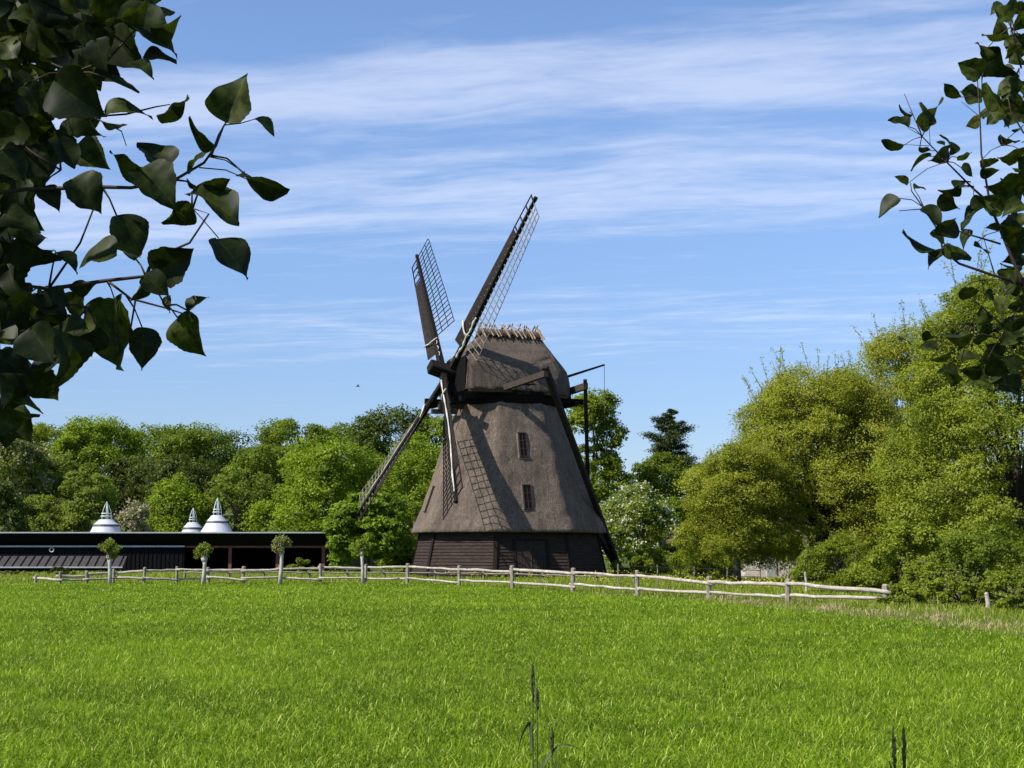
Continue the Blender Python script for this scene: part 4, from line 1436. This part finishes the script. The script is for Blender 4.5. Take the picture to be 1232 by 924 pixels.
def pollards():
    rng = np.random.default_rng(31)
    data = [(131, 653, 672, 22, 'pollard with a full leafy head, before the ribbed lean-to roof', 1.0, 'olive'),
            (245.5, 658, 675, 20, 'pollard with a small round head, right of the boarded bay', .9, 'olive'),
            (338, 648, 666, 19, 'tall pollard with an upright leafy tuft, before the open bay', .95, 'pale'),
            (435, 653, 668, 15, 'thin pollard with a sparse brown head, before the chestnut', .8, 'olive')]
    for px, top, bot, w, lab, dens, mt in data:
        Y = 71.0
        k = Y / F
        x = at(px, 690, Y).x
        zt, zb = at(px, top, Y).z, at(px, bot, Y).z
        o = empty('pollard_tree', (x, Y, 0), label='pale-trunked ' + lab, cat='tree', group='pollards along the fence')
        r = .095 if w > 16 else .08
        ln_ = rng.uniform(-.09, .09)
        mb = MB().tube([(ln_, 0, -.3), (.03 + ln_ * .4, 0, zb * .45), (0.02, 0, zb * .85), (0, 0, zb + .1)], [r * 1.2, r, r * .95, r * 1.35], 9)
        mb.tube([(0, 0, zb - .05), (0, 0, zb + .12), (0, 0, zb + .26)], [r * 1.2, r * 1.8, r * .7], 9)
        for i in range(9):
            a = rng.uniform(0, 6.28)
            mb.tube([(0, 0, zb), (math.cos(a) * w * k * .3, math.sin(a) * w * k * .3, zb + (zt - zb) * rng.uniform(.4, .85))], [.045, .012], 5)
        mb.build('trunk', M['pale_bark'], o, True)
        m = int(1500 * dens)
        c = norm(rng.normal(size=(m, 3))) * (rng.random((m, 1)) ** .4)
        # keep it clumpy
        cl = norm(rng.normal(size=(14, 3)) + [0, 0, .35])
        c = c * .42 + cl[rng.integers(0, 14, m)] * rng.uniform(.4, .85, (14, 1))[rng.integers(0, 14, m)]
        P = c * np.array([w * k * .62, w * k * .62, (zt - zb) * .62]) + [0, 0, (zt + zb) / 2 + .08]
        V = leaf_cards(rng, P, rng.normal(size=(m, 3)) + [0, 0, .5], rng.uniform(.08, .17, m), .5)
        link('crown', quads_mesh('crown', V, rng.random(m) * .9), M[mt], o)


pollards()


def cottage():
    """limewashed cottage glimpsed under the willow"""
    Y = 84.0
    xa, xb = at(896, 680, Y).x, at(970, 680, Y).x
    o = Vector(((xa + xb) / 2, Y + 2.5, 0))
    c = empty('cottage', o, label='limewashed cottage wall glimpsed through the willow branches above the fence', cat='cottage')
    L = lambda x, y, z: Vector((x, y, z)) - o
    MB().box(L((xa + xb) / 2, Y + 2.5, 1.0), (xb - xa, 5, 2.4)).build('wall', M['lime_wall'], c)
    zr = 4.2
    r = MB().add([L(xa - .3, Y - .5, 2.1), L(xb + .3, Y - .5, 2.1), L(xb + .3, Y + 5.5, 2.1), L(xa - .3, Y + 5.5, 2.1), L(xa + .8, Y + 2.5, zr), L(xb - .8, Y + 2.5, zr)],
                 [(0, 1, 5, 4), (2, 3, 4, 5), (1, 2, 5), (3, 0, 4), (3, 2, 1, 0)])
    r.build('thatched_roof', M['thatch'], c)
    x = at(928, 675, Y).x
    d = MB().box(L(x, Y - .04, .95), (.55, .08, 1.9)).build('door', M['zinc'], c)


cottage()

# ------------------------------------------------------------------ near poplar leaves, stalks, bird
LT0 = np.array([0, .012, .05, .12, .21, .32, .44, .56, .68, .79, .88, .95, 1.0])
LW0 = np.array([.03, .20, .345, .45, .505, .515, .485, .42, .325, .215, .115, .045, .003])


LTF = np.array([0, .008, .02, .04, .07, .11, .15, .2, .25, .3, .35, .4, .45, .5, .55, .6, .65, .7, .75, .8, .85, .9, .94, .97, 1.0])
LW0 = LW0 * .86
LWF = np.interp(LTF, LT0, LW0)


def leaf_geo(base, d, nrm, length, wf, fold, curl, rng, wave=.025, fine=False):
    """one broad pointed leaf; d along the blade, nrm its face normal"""
    d = np.array(d) / np.linalg.norm(d)
    nrm = np.array(nrm) - d * np.dot(nrm, d)
    nrm /= np.linalg.norm(nrm)
    s = np.cross(nrm, d)
    V = []
    ph = rng.uniform(0, 6)
    LT, LW = (LTF, LWF) if fine else (LT0, LW0)
    f1, f2, tw_ = rng.uniform(5, 11), rng.uniform(4, 9), rng.normal(0, .5)
    for i, (t, w) in enumerate(zip(LT, LW)):
        zz = -curl * (t - .2) ** 2 * length
        for side in (-1, -.5, -.035, .035, .5, 1):
            ww = w * wf * (1 + (.05 * math.sin(f1 * 2.2 * t + ph + side * 2) + .022 * math.sin(62 * t + ph * side) if abs(side) == 1 else 0))
            h = fold * abs(side) * w + wave * math.sin(f2 * t + ph + side * 2) * abs(side) + tw_ * side * w * t
            V.append(np.array(base) + d * t * length + s * side * ww * length + nrm * (h * length + zz))
    n = len(LT)
    Fq = []
    for i in range(n - 1):
        for j in range(5):
            a = i * 6 + j
            Fq.append((a, a + 1, a + 7, a + 6))
    Fq = np.array(Fq)
    return np.array(V), Fq, np.ones(len(Fq), bool)


class LeafSet:
    def __init__(s, seed):
        s.V, s.F, s.T, s.n = [], [], [], 0
        s.rng = np.random.default_rng(seed)
        s.pet = MB()

    def add(s, base, d, nrm, length, wf=1.0, fold=.25, curl=.2, tint=None, petiole=None, wave=.025, fine=False):
        V, Fq, keep = leaf_geo(base, d, nrm, length, wf, fold, curl, s.rng, wave, fine)
        s.V.append(V)
        s.F.append(Fq[keep] + s.n)
        s.n += len(V)
        s.T.append(np.clip(np.full(len(Fq), s.rng.uniform(.1, .75) if tint is None else tint) + s.rng.normal(0, .04, len(Fq)) + np.where(np.arange(len(Fq)) % 5 == 2, .22, 0), 0, 1)[keep])
        if petiole is not None:
            b, e = Vector(base), Vector(petiole)
            m = (b + e) / 2 + Vector((0, 0, .08 * (b - e).length))
            s.pet.tube([b, m, e], [.0011, .0011, .0016], 4)

    def build(s, name, mat, parent, twigmat):
        me = faces_mesh(name, np.concatenate(s.V), np.concatenate(s.F), np.concatenate(s.T))
        o = link(name, me, mat, parent, True)
        return o


def px_leaf(S, bx, by, tx, ty, w, Y, tint=None, dY=None, fold=None, petiole=None, roll=None, shrink=1):
    """leaf whose base and tip project to given pixels; w = apparent width/length vs a flat leaf"""
    rng = S.rng
    dY = rng.uniform(-.25, .25) if dY is None else dY
    if shrink != 1:
        tx, ty = bx + (tx - bx) * shrink, by + (ty - by) * shrink
    b = np.array(at(bx, by, Y))
    Lp = math.hypot(tx - bx, ty - by) * Y / F
    t = np.array(at(tx, ty, Y + dY * Lp))
    d = t - b
    ln = np.linalg.norm(d)
    view = -b / np.linalg.norm(b)
    view = np.array([0, 0, EYE]) - b
    view /= np.linalg.norm(view)
    side = np.cross(d / ln, view)
    ang = math.acos(min(1, max(.12, w))) * (rng.choice((-1, 1)) if roll is None else roll)
    nrm = view * math.cos(ang) + side * math.sin(ang)
    S.add(b, d, nrm, ln, 1.0, rng.uniform(.10, .55) if fold is None else fold, rng.uniform(-.1, .55), tint, petiole, rng.uniform(.03, .10), True)
    return b


def inside(p, poly):
    x, y = p
    c = False
    for i in range(len(poly)):
        (x1, y1), (x2, y2) = poly[i], poly[i - 1]
        if (y1 > y) != (y2 > y) and x < (x2 - x1) * (y - y1) / (y2 - y1) + x1: c = not c
    return c


def near_left():
    Y = 1.65
    tree_o = empty('poplar_tree', (-2.3, 1.5, 0), label='overhanging poplar with large dark leaves filling the upper left corner', cat='tree')
    O = Vector((-2.3, 1.5, 0))
    S = LeafSet(41)
    k = 3.422
    L1 = [(930, 505, 1022, 278, .92, .55), (645, 480, 805, 415, .5, .05), (885, 600, 735, 480, .3, .3), (870, 620, 750, 690, .4, .55), (690, 690, 535, 555, .72, .25), (575, 690, 735, 845, .9, .3),
          (590, 720, 420, 640, .6, .45), (60, 40, 265, 160, .7, .6), (380, 95, 405, 300, .95, .3), (450, 130, 570, 290, .9, .1), (470, 70, 740, 155, .55, .3), (620, 125, 765, 100, .4, .3), (650, 80, 725, 25, .5, .3),
          (590, 240, 745, 245, .2, .2), (545, 255, 650, 350, .6, .4), (440, 320, 590, 395, .5, .1), (220, 330, 420, 490, .95, .05), (50, 500, 222, 560, .6, .6), (70, 160, 210, 300, .7, .3), (420, 500, 545, 525, .3, .1),
          (430, 470, 620, 425, .28, .4), (290, 740, 460, 900, .85, .25), (840, 760, 955, 770, .35, .2), (810, 770, 750, 735, .5, .1), (790, 790, 1010, 900, .42, .3), (1000, 710, 1225, 825, .26, .1), (1045, 490, 1155, 535, .3, .6),
          (500, 80, 640, 10, .7, .3), (380, 60, 540, -40, .8, .4), (300, 420, 400, 590, .5, .2), (240, 560, 320, 700, .8, .1), (100, 350, 190, 470, .9, .15), (90, 620, 230, 760, .9, .1), (10, 620, 130, 800, .9, .15), (170, 770, 270, 860, .7, .05)]
    L2 = [(480, 255, 255, 272, .6, .3), (890, 195, 1042, 358, .62, .1), (640, 340, 812, 225, 1.0, .12), (730, 520, 845, 708, .95, .55), (470, 440, 492, 764, .72, .6), (585, 560, 600, 782, .7, .08), (300, 590, 255, 868, .8, .12),
          (790, 60, 650, 150, .85, .35), (590, 350, 725, 440, .85, .2), (770, 490, 872, 415, .75, .6), (260, 470, 100, 545, .65, .1), (345, 540, 195, 615, .7, .35), (480, 100, 610, 265, .5, .3), (60, 200, 258, 300, .75, .06),
          (10, 690, 172, 795, .85, .05), (40, 750, 15, 925, .8, .05), (280, 390, 412, 402, .35, .3), (130, 560, 240, 740, .9, .08), (400, 560, 320, 700, .6, .1), (120, 420, 20, 520, .9, .08), (30, 300, 90, 480, .9, .06),
          (160, 430, 290, 530, .8, .1), (230, 250, 330, 340, .5, .1), (560, 280, 440, 200, .4, .5), (620, 300, 740, 235, .3, .8), (600, 370, 560, 470, .5, .3), (700, 430, 700, 520, .4, .4)]
    nodes = [at(px / k, py / k, Y + .05) for px, py in ((870, 640), (720, 740), (420, 770), (380, 500), (300, 300), (450, 100), (150, 250), (100, 600), (250, 700))]
    nodes += [at(px / k, 230 + py / k, Y + .05) for px, py in ((600, 350), (440, 370), (200, 405), (60, 380), (520, 430), (360, 480), (790, 80), (680, 470))]

    def near_node(p):
        return min(nodes, key=lambda q: (q - Vector(p)).length)
    for a in L1:
        yy = Y + S.rng.uniform(-.06, .10)
        b = at(a[0] / k, a[1] / k, yy)
        px_leaf(S, a[0] / k, a[1] / k, a[2] / k, a[3] / k, a[4], yy, a[5], petiole=near_node(b) if (near_node(b) - b).length < .09 else None, shrink=S.rng.uniform(.78, .95))
    for a in L2:
        yy = Y + S.rng.uniform(-.06, .10)
        b = at(a[0] / k, 230 + a[1] / k, yy)
        px_leaf(S, a[0] / k, 230 + a[1] / k, a[2] / k, 230 + a[3] / k, a[4], yy, a[5], petiole=near_node(b) if (near_node(b) - b).length < .09 else None, shrink=S.rng.uniform(.78, .95))
    # the dense mass behind, towards the trunk
    polys = [[(-80, -60), (190, -60), (175, 30), (150, 75), (120, 100), (112, 150), (95, 185), (60, 200), (30, 262), (-80, 262)],
             [(-80, 215), (20, 262), (55, 290), (40, 320), (60, 345), (110, 350), (105, 420), (75, 445), (40, 450), (12, 500), (-80, 560)],
             [(120, 195), (150, 190), (150, 250), (130, 262), (90, 240)]]
    cnt = 0
    while cnt < 370:
        p = (S.rng.uniform(-80, 200), S.rng.uniform(-60, 520))
        if not any(inside(p, q) for q in polys): continue
        ln = S.rng.uniform(28, 54)
        a = S.rng.uniform(-.4, 2.2)
        tx, ty = p[0] + math.cos(a) * ln, p[1] + math.sin(a) * ln
        if tx > 60 and not any(inside((tx, ty), q) for q in polys) and S.rng.random() < .85: continue
        yy = Y + S.rng.uniform(.02, .55)
        px_leaf(S, p[0], p[1], tx, ty, S.rng.uniform(.35, 1), yy, S.rng.uniform(0, .75) ** 1.5, dY=S.rng.uniform(-.5, .5))
        cnt += 1
    # the same boughs go on, leafy, to the trunk left of the picture
    for _ in range(330):
        p = (S.rng.uniform(-760, -60), S.rng.uniform(-160, 540))
        ln = S.rng.uniform(34, 66)
        a = S.rng.uniform(-.4, 2.6)
        px_leaf(S, p[0], p[1], p[0] + math.cos(a) * ln, p[1] + math.sin(a) * ln, S.rng.uniform(.35, 1), Y + S.rng.uniform(-.15, .5), None, dY=S.rng.uniform(-.5, .5))
    # canopy of the same tree above and behind, out of the picture: it shades these leaves and the verge
    rng = S.rng
    m = 1900
    C = np.stack([rng.uniform(-4.6, -.75, m), rng.uniform(-2.6, 1.9, m), rng.uniform(2.5, 5.6, m)], 1)
    kk = (C[:, 2] > 2.65 + .42 * np.maximum(0, C[:, 1]) + .5 * np.maximum(0, C[:, 0] + 1.6)) & (C[:, 1] < 2.2)
    C = C[kk]
    for c in C:
        d = rng.normal(size=3) + [0, 0, -.6]
        S.add(c, d, rng.normal(size=3) + [0, 0, 1.2], rng.uniform(.07, .11), 1, .2, .2)
    for v in S.V: v -= np.array(O)
    S.pet.v = [tuple(Vector(p) - O) for p in S.pet.v]
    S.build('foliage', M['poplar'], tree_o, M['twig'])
    b = MB()
    b.tube([(0, 0, -.3), (.03, .02, 1), (0, 0, 2.2), (.1, -.1, 3.6), (.05, -.2, 5.4)], [.17, .14, .12, .09, .03], 10)
    for q in range(14):
        a = rng.uniform(0, 6.28)
        z = rng.uniform(2.2, 4.8)
        e = Vector((math.cos(a) * 1.6, math.sin(a) * 1.6, z + rng.uniform(.2, 1)))
        b.tube([(0, 0, z), Vector((0, 0, z)).lerp(e, .5) + Vector((0, 0, .15)), e], [.035, .02, .006], 6)
    b.build('trunk', M['bark'], tree_o, True)
    tw = MB()

    def twig(pts, r0, r1, root=None):
        P = [at(x / k, y / k, Y + .05) - O for x, y in pts]
        if root is not None: P = [Vector(root)] + P
        n = len(P)
        tw.tube(P, [(r0 + (r1 - r0) * i / (n - 1)) * .62 for i in range(n)], 6)
    twig([(-200, 820), (100, 780), (420, 770), (540, 773), (720, 740), (840, 670), (890, 600), (920, 520)], .005, .0018, (0, 0, 2.0))
    twig([(860, 645), (930, 660), (1000, 708), (1090, 760)], .0014, .0008)
    twig([(820, 690), (930, 700), (1010, 735), (1080, 770)], .0014, .0008)
    twig([(920, 515), (990, 508), (1050, 490), (1120, 490)], .0013, .0007)
    twig([(-200, 2000), (0, 1160), (200, 1190), (440, 1155), (600, 1137), (640, 1060), (780, 1000), (860, 880), (800, 860)], .006, .0014, (0, 0, 1.7))
    twig([(600, 1137), (560, 1220), (530, 1400)], .003, .0015)
    twig([(440, 1155), (540, 1230), (690, 1270), (780, 1300)], .003, .0012)
    twig([(900, 980), (840, 910), (795, 860)], .0012, .0009)
    twig([(200, 1190), (330, 1000), (420, 770)], .003, .0018)
    twig([(-200, 120), (60, 200), (300, 300), (440, 250), (560, 120), (680, 40)], .005, .0012, (0, 0, 2.4))
    twig([(300, 300), (380, 480), (520, 470), (640, 440), (700, 430)], .003, .001)
    twig([(380, 480), (500, 540), (520, 600)], .0016, .001)
    twig([(100, 1360), (0, 1400), (-200, 1500)], .002, .004)
    twig([(-200, 600), (40, 560), (150, 640), (250, 700)], .005, .002, (0, 0, 2.1))
    tw.add(S.pet.v, S.pet.f)
    tw.build('twigs', M['twig'], tree_o, True)


def near_right():
    Y = 3.3
    O = Vector((2.35, 3.7, 0))
    t_o = empty('young_poplar_tree', O, label='slender poplar with sparse smaller leaves reaching in at the upper right', cat='tree')
    S = LeafSet(53)
    k = 4.015
    fx = lambda x: 1032 + x / k
    A = [(745, 95, 650, 40, .9, .6), (740, 170, 598, 160, .4, .5), (600, 360, 492, 298, .9, .7), (620, 300, 592, 195, .5, .5), (620, 240, 745, 395, .6, .1), (600, 470, 490, 445, .7, .5), (495, 470, 413, 402, .42, .4), (345, 610, 325, 488, .7, .5),
         (290, 600, 435, 488, .55, .4), (248, 612, 148, 575, .5, .2), (265, 555, 190, 530, .2, .2), (222, 702, 113, 680, .35, .2), (465, 745, 422, 640, .6, .1), (440, 715, 352, 785, .62, .1), (345, 755, 248, 812, .13, .3), (590, 570, 536, 618, .6, 1.0),
         (690, 520, 612, 400, .6, .6), (610, 570, 722, 485, .4, .4), (780, 395, 670, 470, .8, .6), (688, 650, 770, 705, .4, .2), (805, 735, 672, 762, .6, .2), (590, 780, 680, 770, .7, .5), (480, 760, 555, 750, .5, .5), (243, 885, 180, 850, .75, .3),
         (465, 905, 545, 860, .7, .1), (500, 900, 390, 930, .6, .3), (805, 900, 640, 925, .9, .4), (500, 810, 570, 840, .5, .3), (600, 810, 680, 840, .45, .2), (270, 910, 330, 905, .4, .2), (720, 20, 800, 60, .9, .8), (700, 20, 640, 60, .8, .5), (800, 200, 700, 190, .8, .6),
         (760, 250, 800, 320, .6, .5), (740, 480, 800, 560, .8, .6), (690, 560, 730, 620, .4, .3), (760, 640, 800, 600, .5, .6), (420, 700, 380, 680, .5, .2), (300, 710, 370, 725, .25, .2)]
    B = [(202, 35, 98, 125, .5, .15), (310, 80, 405, 160, .65, .1), (470, 135, 385, 220, .6, .15), (395, 20, 495, 85, .8, .3), (588, 80, 500, 190, .5, .3), (545, 185, 490, 278, .5, .35), (400, 290, 205, 222, .3, .25), (405, 290, 330, 365, .5, .25),
         (410, 285, 552, 322, .5, .4), (560, 20, 618, 82, .5, .1), (560, 262, 640, 290, .35, .3), (690, 190, 612, 180, .5, .75), (490, 485, 590, 500, .8, .15), (610, 500, 690, 545, .6, .2), (565, 690, 402, 700, .55, .3), (445, 780, 325, 830, .35, .3),
         (195, 712, 265, 722, .5, .2), (310, 690, 380, 715, .7, .1), (630, 640, 585, 560, .8, .5), (790, 600, 720, 680, .4, .35), (800, 540, 720, 570, .9, .35), (620, 830, 740, 880, .9, .2), (800, 60, 700, 110, .9, .5), (760, 140, 690, 230, .9, .3), (800, 230, 730, 330, .9, .3),
         (560, 720, 650, 640, .5, .5), (500, 820, 600, 790, .5, .3), (390, 760, 300, 740, .5, .3), (600, 860, 490, 880, .8, .3), (800, 700, 680, 740, .7, .35), (760, 450, 700, 500, .7, .3), (680, 60, 650, 110, .5, .05), (350, 200, 420, 260, .5, .2), (700, 800, 620, 740, .8, .3), (780, 860, 690, 800, .8, .3)]
    nodes = [at(fx(x), y / k, Y) for x, y in ((590, 470), (590, 780), (430, 780), (310, 660), (250, 540), (590, 560), (700, 700), (560, 900), (740, 130), (780, 330), (600, 380))]
    nodes += [at(fx(x), 230 + y / k, Y) for x, y in ((320, 80), (410, 280), (440, 180), (540, 215), (690, 190), (640, 60), (490, 350), (600, 430), (560, 640), (700, 700))]
    near = lambda p: min(nodes, key=lambda q: (q - Vector(p)).length)
    for lst, oy in ((A, 0), (B, 230)):
        for a in lst:
            yy = Y + S.rng.uniform(-.1, .15)
            b = at(fx(a[0]), oy + a[1] / k, yy)
            nd = near(b)
            px_leaf(S, fx(a[0]), oy + a[1] / k, fx(a[2]), oy + a[3] / k, a[4], yy, a[5], petiole=nd if (nd - b).length < .16 else None)
    poly = [(1210, -40), (1300, -40), (1300, 470), (1150, 470), (1110, 440), (1170, 400), (1205, 330), (1200, 180), (1215, 90)]
    cnt = 0
    while cnt < 120:
        p = (S.rng.uniform(1110, 1300), S.rng.uniform(-40, 470))
        if not inside(p, poly): continue
        if p[0] < 1205 and S.rng.random() < .5: continue
        ln = S.rng.uniform(18, 33)
        a = S.rng.uniform(1.2, 4.4)
        px_leaf(S, p[0], p[1], p[0] + math.cos(a) * ln, p[1] + math.sin(a) * ln, S.rng.uniform(.3, 1), Y + S.rng.uniform(-.1, .7), None, dY=S.rng.uniform(-.5, .5))
        cnt += 1
    for _ in range(260):
        p = (S.rng.uniform(1290, 1780), S.rng.uniform(-120, 520))
        ln = S.rng.uniform(20, 34)
        a = S.rng.uniform(1.0, 4.6)
        px_leaf(S, p[0], p[1], p[0] + math.cos(a) * ln, p[1] + math.sin(a) * ln, S.rng.uniform(.3, 1), Y + S.rng.uniform(-.3, .7), None, dY=S.rng.uniform(-.5, .5))
    rng = S.rng
    m = 900
    C = np.stack([rng.uniform(1.75, 3.6, m), rng.uniform(2.6, 5.2, m), rng.uniform(1.9, 4.6, m)], 1)
    C = C[C[:, 0] > C[:, 1] * .40 + .05]
    for c in C:
        S.add(c, rng.normal(size=3) + [0, 0, -.5], rng.normal(size=3) + [0, 0, 1.2], rng.uniform(.06, .09), 1, .2, .2)
    for v in S.V: v -= np.array(O)
    S.pet.v = [tuple(Vector(p) - O) for p in S.pet.v]
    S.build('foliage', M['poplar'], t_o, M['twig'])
    b = MB().tube([(0, 0, -.3), (.02, .02, 1), (0, 0, 2.2), (-.05, 0, 3.4), (0, 0, 4.6)], [.06, .05, .04, .028, .01], 8)
    for q in range(9):
        a = rng.uniform(0, 6.28)
        z = rng.uniform(1.8, 4)
        e = Vector((abs(math.cos(a)) * .9, math.sin(a) * .8, z + rng.uniform(.2, .7)))
        b.tube([(0, 0, z), Vector((0, 0, z)).lerp(e, .5) + Vector((0, 0, .1)), e], [.016, .01, .004], 6)
    b.build('trunk', M['bark'], t_o, True)
    tw = MB()

    def twig(pts, oy, r0, r1, root=None):
        P = [at(fx(x), oy + y / k, Y + .03) - O for x, y in pts]
        if root is not None: P = [Vector(root)] + P
        n = len(P)
        tw.tube(P, [(r0 + (r1 - r0) * i / (n - 1)) * .62 for i in range(n)], 6)
    twig([(1000, 640), (850, 540), (800, 450), (740, 310), (690, 190), (640, 70), (625, -20), (597, -180), (590, -360), (578, -540)], 230, .010, .002, (0, 0, 1.75))
    twig([(800, 450), (650, 405), (490, 350), (410, 285), (395, 200), (320, 85), (260, 0), (255, -40)], 230, .006, .0016)
    twig([(690, 255), (540, 210), (440, 178), (400, 150)], 230, .004, .0016)
    twig([(640, 60), (560, -10), (440, -130), (310, -265), (225, -470)], 230, .005, .0013)
    twig([(310, 655), (245, 620)], 0, .0015, .001)
    twig([(345, 705), (220, 698)], 0, .0015, .0009)
    twig([(350, 700), (345, 610)], 0, .0014, .001)
    twig([(320, 85), (200, 95)], 230, .0022, .0016)
    twig([(585, 560), (500, 490)], 0, .0014, .001)
    twig([(1000, 500), (850, 300), (760, 180), (740, 60)], 0, .006, .002, (0, 0, 2.5))
    twig([(790, 330), (740, 130), (700, 60)], 0, .004, .0015)
    twig([(1000, 800), (800, 640), (740, 540), (720, 440)], 0, .005, .002, (0, 0, 2.2))
    twig([(660, 400), (630, 300), (600, 200)], 230, .003, .0012)
    twig([(1000, 720), (800, 740), (600, 690), (450, 740), (330, 700)], 230, .006, .0015, (0, 0, 1.6))
    twig([(800, 740), (690, 640), (600, 560), (520, 500)], 230, .004, .0015)
    tw.add(S.pet.v, S.pet.f)
    tw.build('twigs', M['twig'], t_o, True)


near_left()
near_right()


def stalk(px, top, Y, label, leaves, head, lean=0.0):
    x = at(px, top, Y)
    o = empty('grass_stalk', (x.x - lean, Y, 0), label=label, cat='grass stalk', group='tall dark grass stalks in the foreground')
    z = x.z
    rng = np.random.default_rng(int(px))
    p = [Vector((lean * (t ** 2), 0, z * t)) for t in np.linspace(-.1, 1, 8)]
    MB().tube(p, [.0026 - .0014 * i / 7 for i in range(8)], 6).build('stem', M['stem'], o)
    hd = MB()
    d = (p[-1] - p[-2]).normalized()
    m = 46
    for i in range(m):
        t = i / m
        c = p[-1] - d * head * (1 - t) * 1.0
        a = rng.uniform(0, 6.28)
        r = .0032 * math.sin(math.pi * min(1, t * .86 + .12)) + .0008
        q = c + Vector((math.cos(a), math.sin(a), 0)) * r
        hd.tube([c, q + d * .006, q + d * .016], [.0012, .0019, .0004], 5)
    hd.build('seed_head', M['seed'], o)
    for pl in leaves:
        lf = MB()
        ctrl = [at(q[0], q[1], Y) - Vector((x.x - lean, Y, 0)) for q in pl]
        pts = []
        for i in range(len(ctrl) - 1):
            for t in (0, .25, .5, .75):
                a0, a1, a2, a3 = ctrl[max(i - 1, 0)], ctrl[i], ctrl[i + 1], ctrl[min(i + 2, len(ctrl) - 1)]
                pts.append(.5 * (2 * a1 + (a2 - a0) * t + (2 * a0 - 5 * a1 + 4 * a2 - a3) * t * t + (3 * a1 - a0 - 3 * a2 + a3) * t ** 3))
        pts.append(ctrl[-1])
        vs, fs = [], []
        m = len(pts) - 1
        for i, q in enumerate(pts):
            w = .0042 * (1 - (i / m) ** 2) + .0003
            d = (pts[min(i + 1, m)] - pts[max(i - 1, 0)]).normalized()
            sd_ = d.cross(Vector((0, 1, 0))) * .8 + Vector((0, .6, 0))
            vs += [q - sd_ * w, q + Vector((0, .0012, 0)), q + sd_ * w]
            if i:
                b = 3 * i
                fs += [(b - 3, b - 2, b + 1, b), (b - 2, b - 1, b + 2, b + 1)]
        lf.add(vs, fs).build('leaf_blade', M['stem'], o)


stalk(641, 803, 3.6, 'tallest dark grass stalk with a slim seed head, at the middle of the lower edge', [[(639, 900), (638, 872), (634, 873), (627, 888), (623, 905)]], .085)
stalk(646.5, 833, 3.75, 'shorter dark grass stalk close against the right of the tallest one', [[(646, 960), (643, 930), (641, 912)]], .05)
stalk(664, 882, 3.4, 'dark grass stalk with a long arching blade, right of the tallest pair', [[(648, 950), (653, 922), (664, 905), (677, 896), (690, 898), (700, 903)], [(664, 950), (668, 928), (674, 912)]], .05)
stalk(1075, 880, 3.2, 'left one of two dark seed heads at the lower right edge', [[(1080, 960), (1074, 930), (1069, 915)]], .09, -.004)
stalk(1087, 880, 3.25, 'right one of two dark seed heads at the lower right edge', [[(1086, 960), (1090, 935), (1094, 922)]], .09, .004)


def bird():
    Y = 60.0
    p = at(430.5, 465, Y)
    o = empty('bird', p, label='tiny dark bird flying in the sky left of the windmill cap', cat='bird')
    MB().tube([(-.09, 0, .0), (-.05, 0, .012), (0, 0, .01), (.05, 0, .0), (.10, .0, -.005)], [.006, .018, .022, .016, .004], 7).build('body', M['bird'], o, True)
    for s in (-1, 1):
        w = MB()
        vs = [(-.03, s * .012, .012), (.025, s * .012, .012), (-.015, s * .08, .06), (.03, s * .08, .058), (.05, s * .16, .075), (.062, s * .165, .074)]
        vs2 = [(x, y, z - .004) for x, y, z in vs]
        w.add(vs + vs2, [(0, 1, 3, 2), (2, 3, 5, 4), (6, 8, 9, 7), (8, 10, 11, 9), (0, 2, 8, 6), (2, 4, 10, 8), (1, 7, 9, 3), (3, 9, 11, 5), (4, 5, 11, 10), (0, 6, 7, 1)])
        w.build('wing', M['bird'], o)


bird()
build_crop()
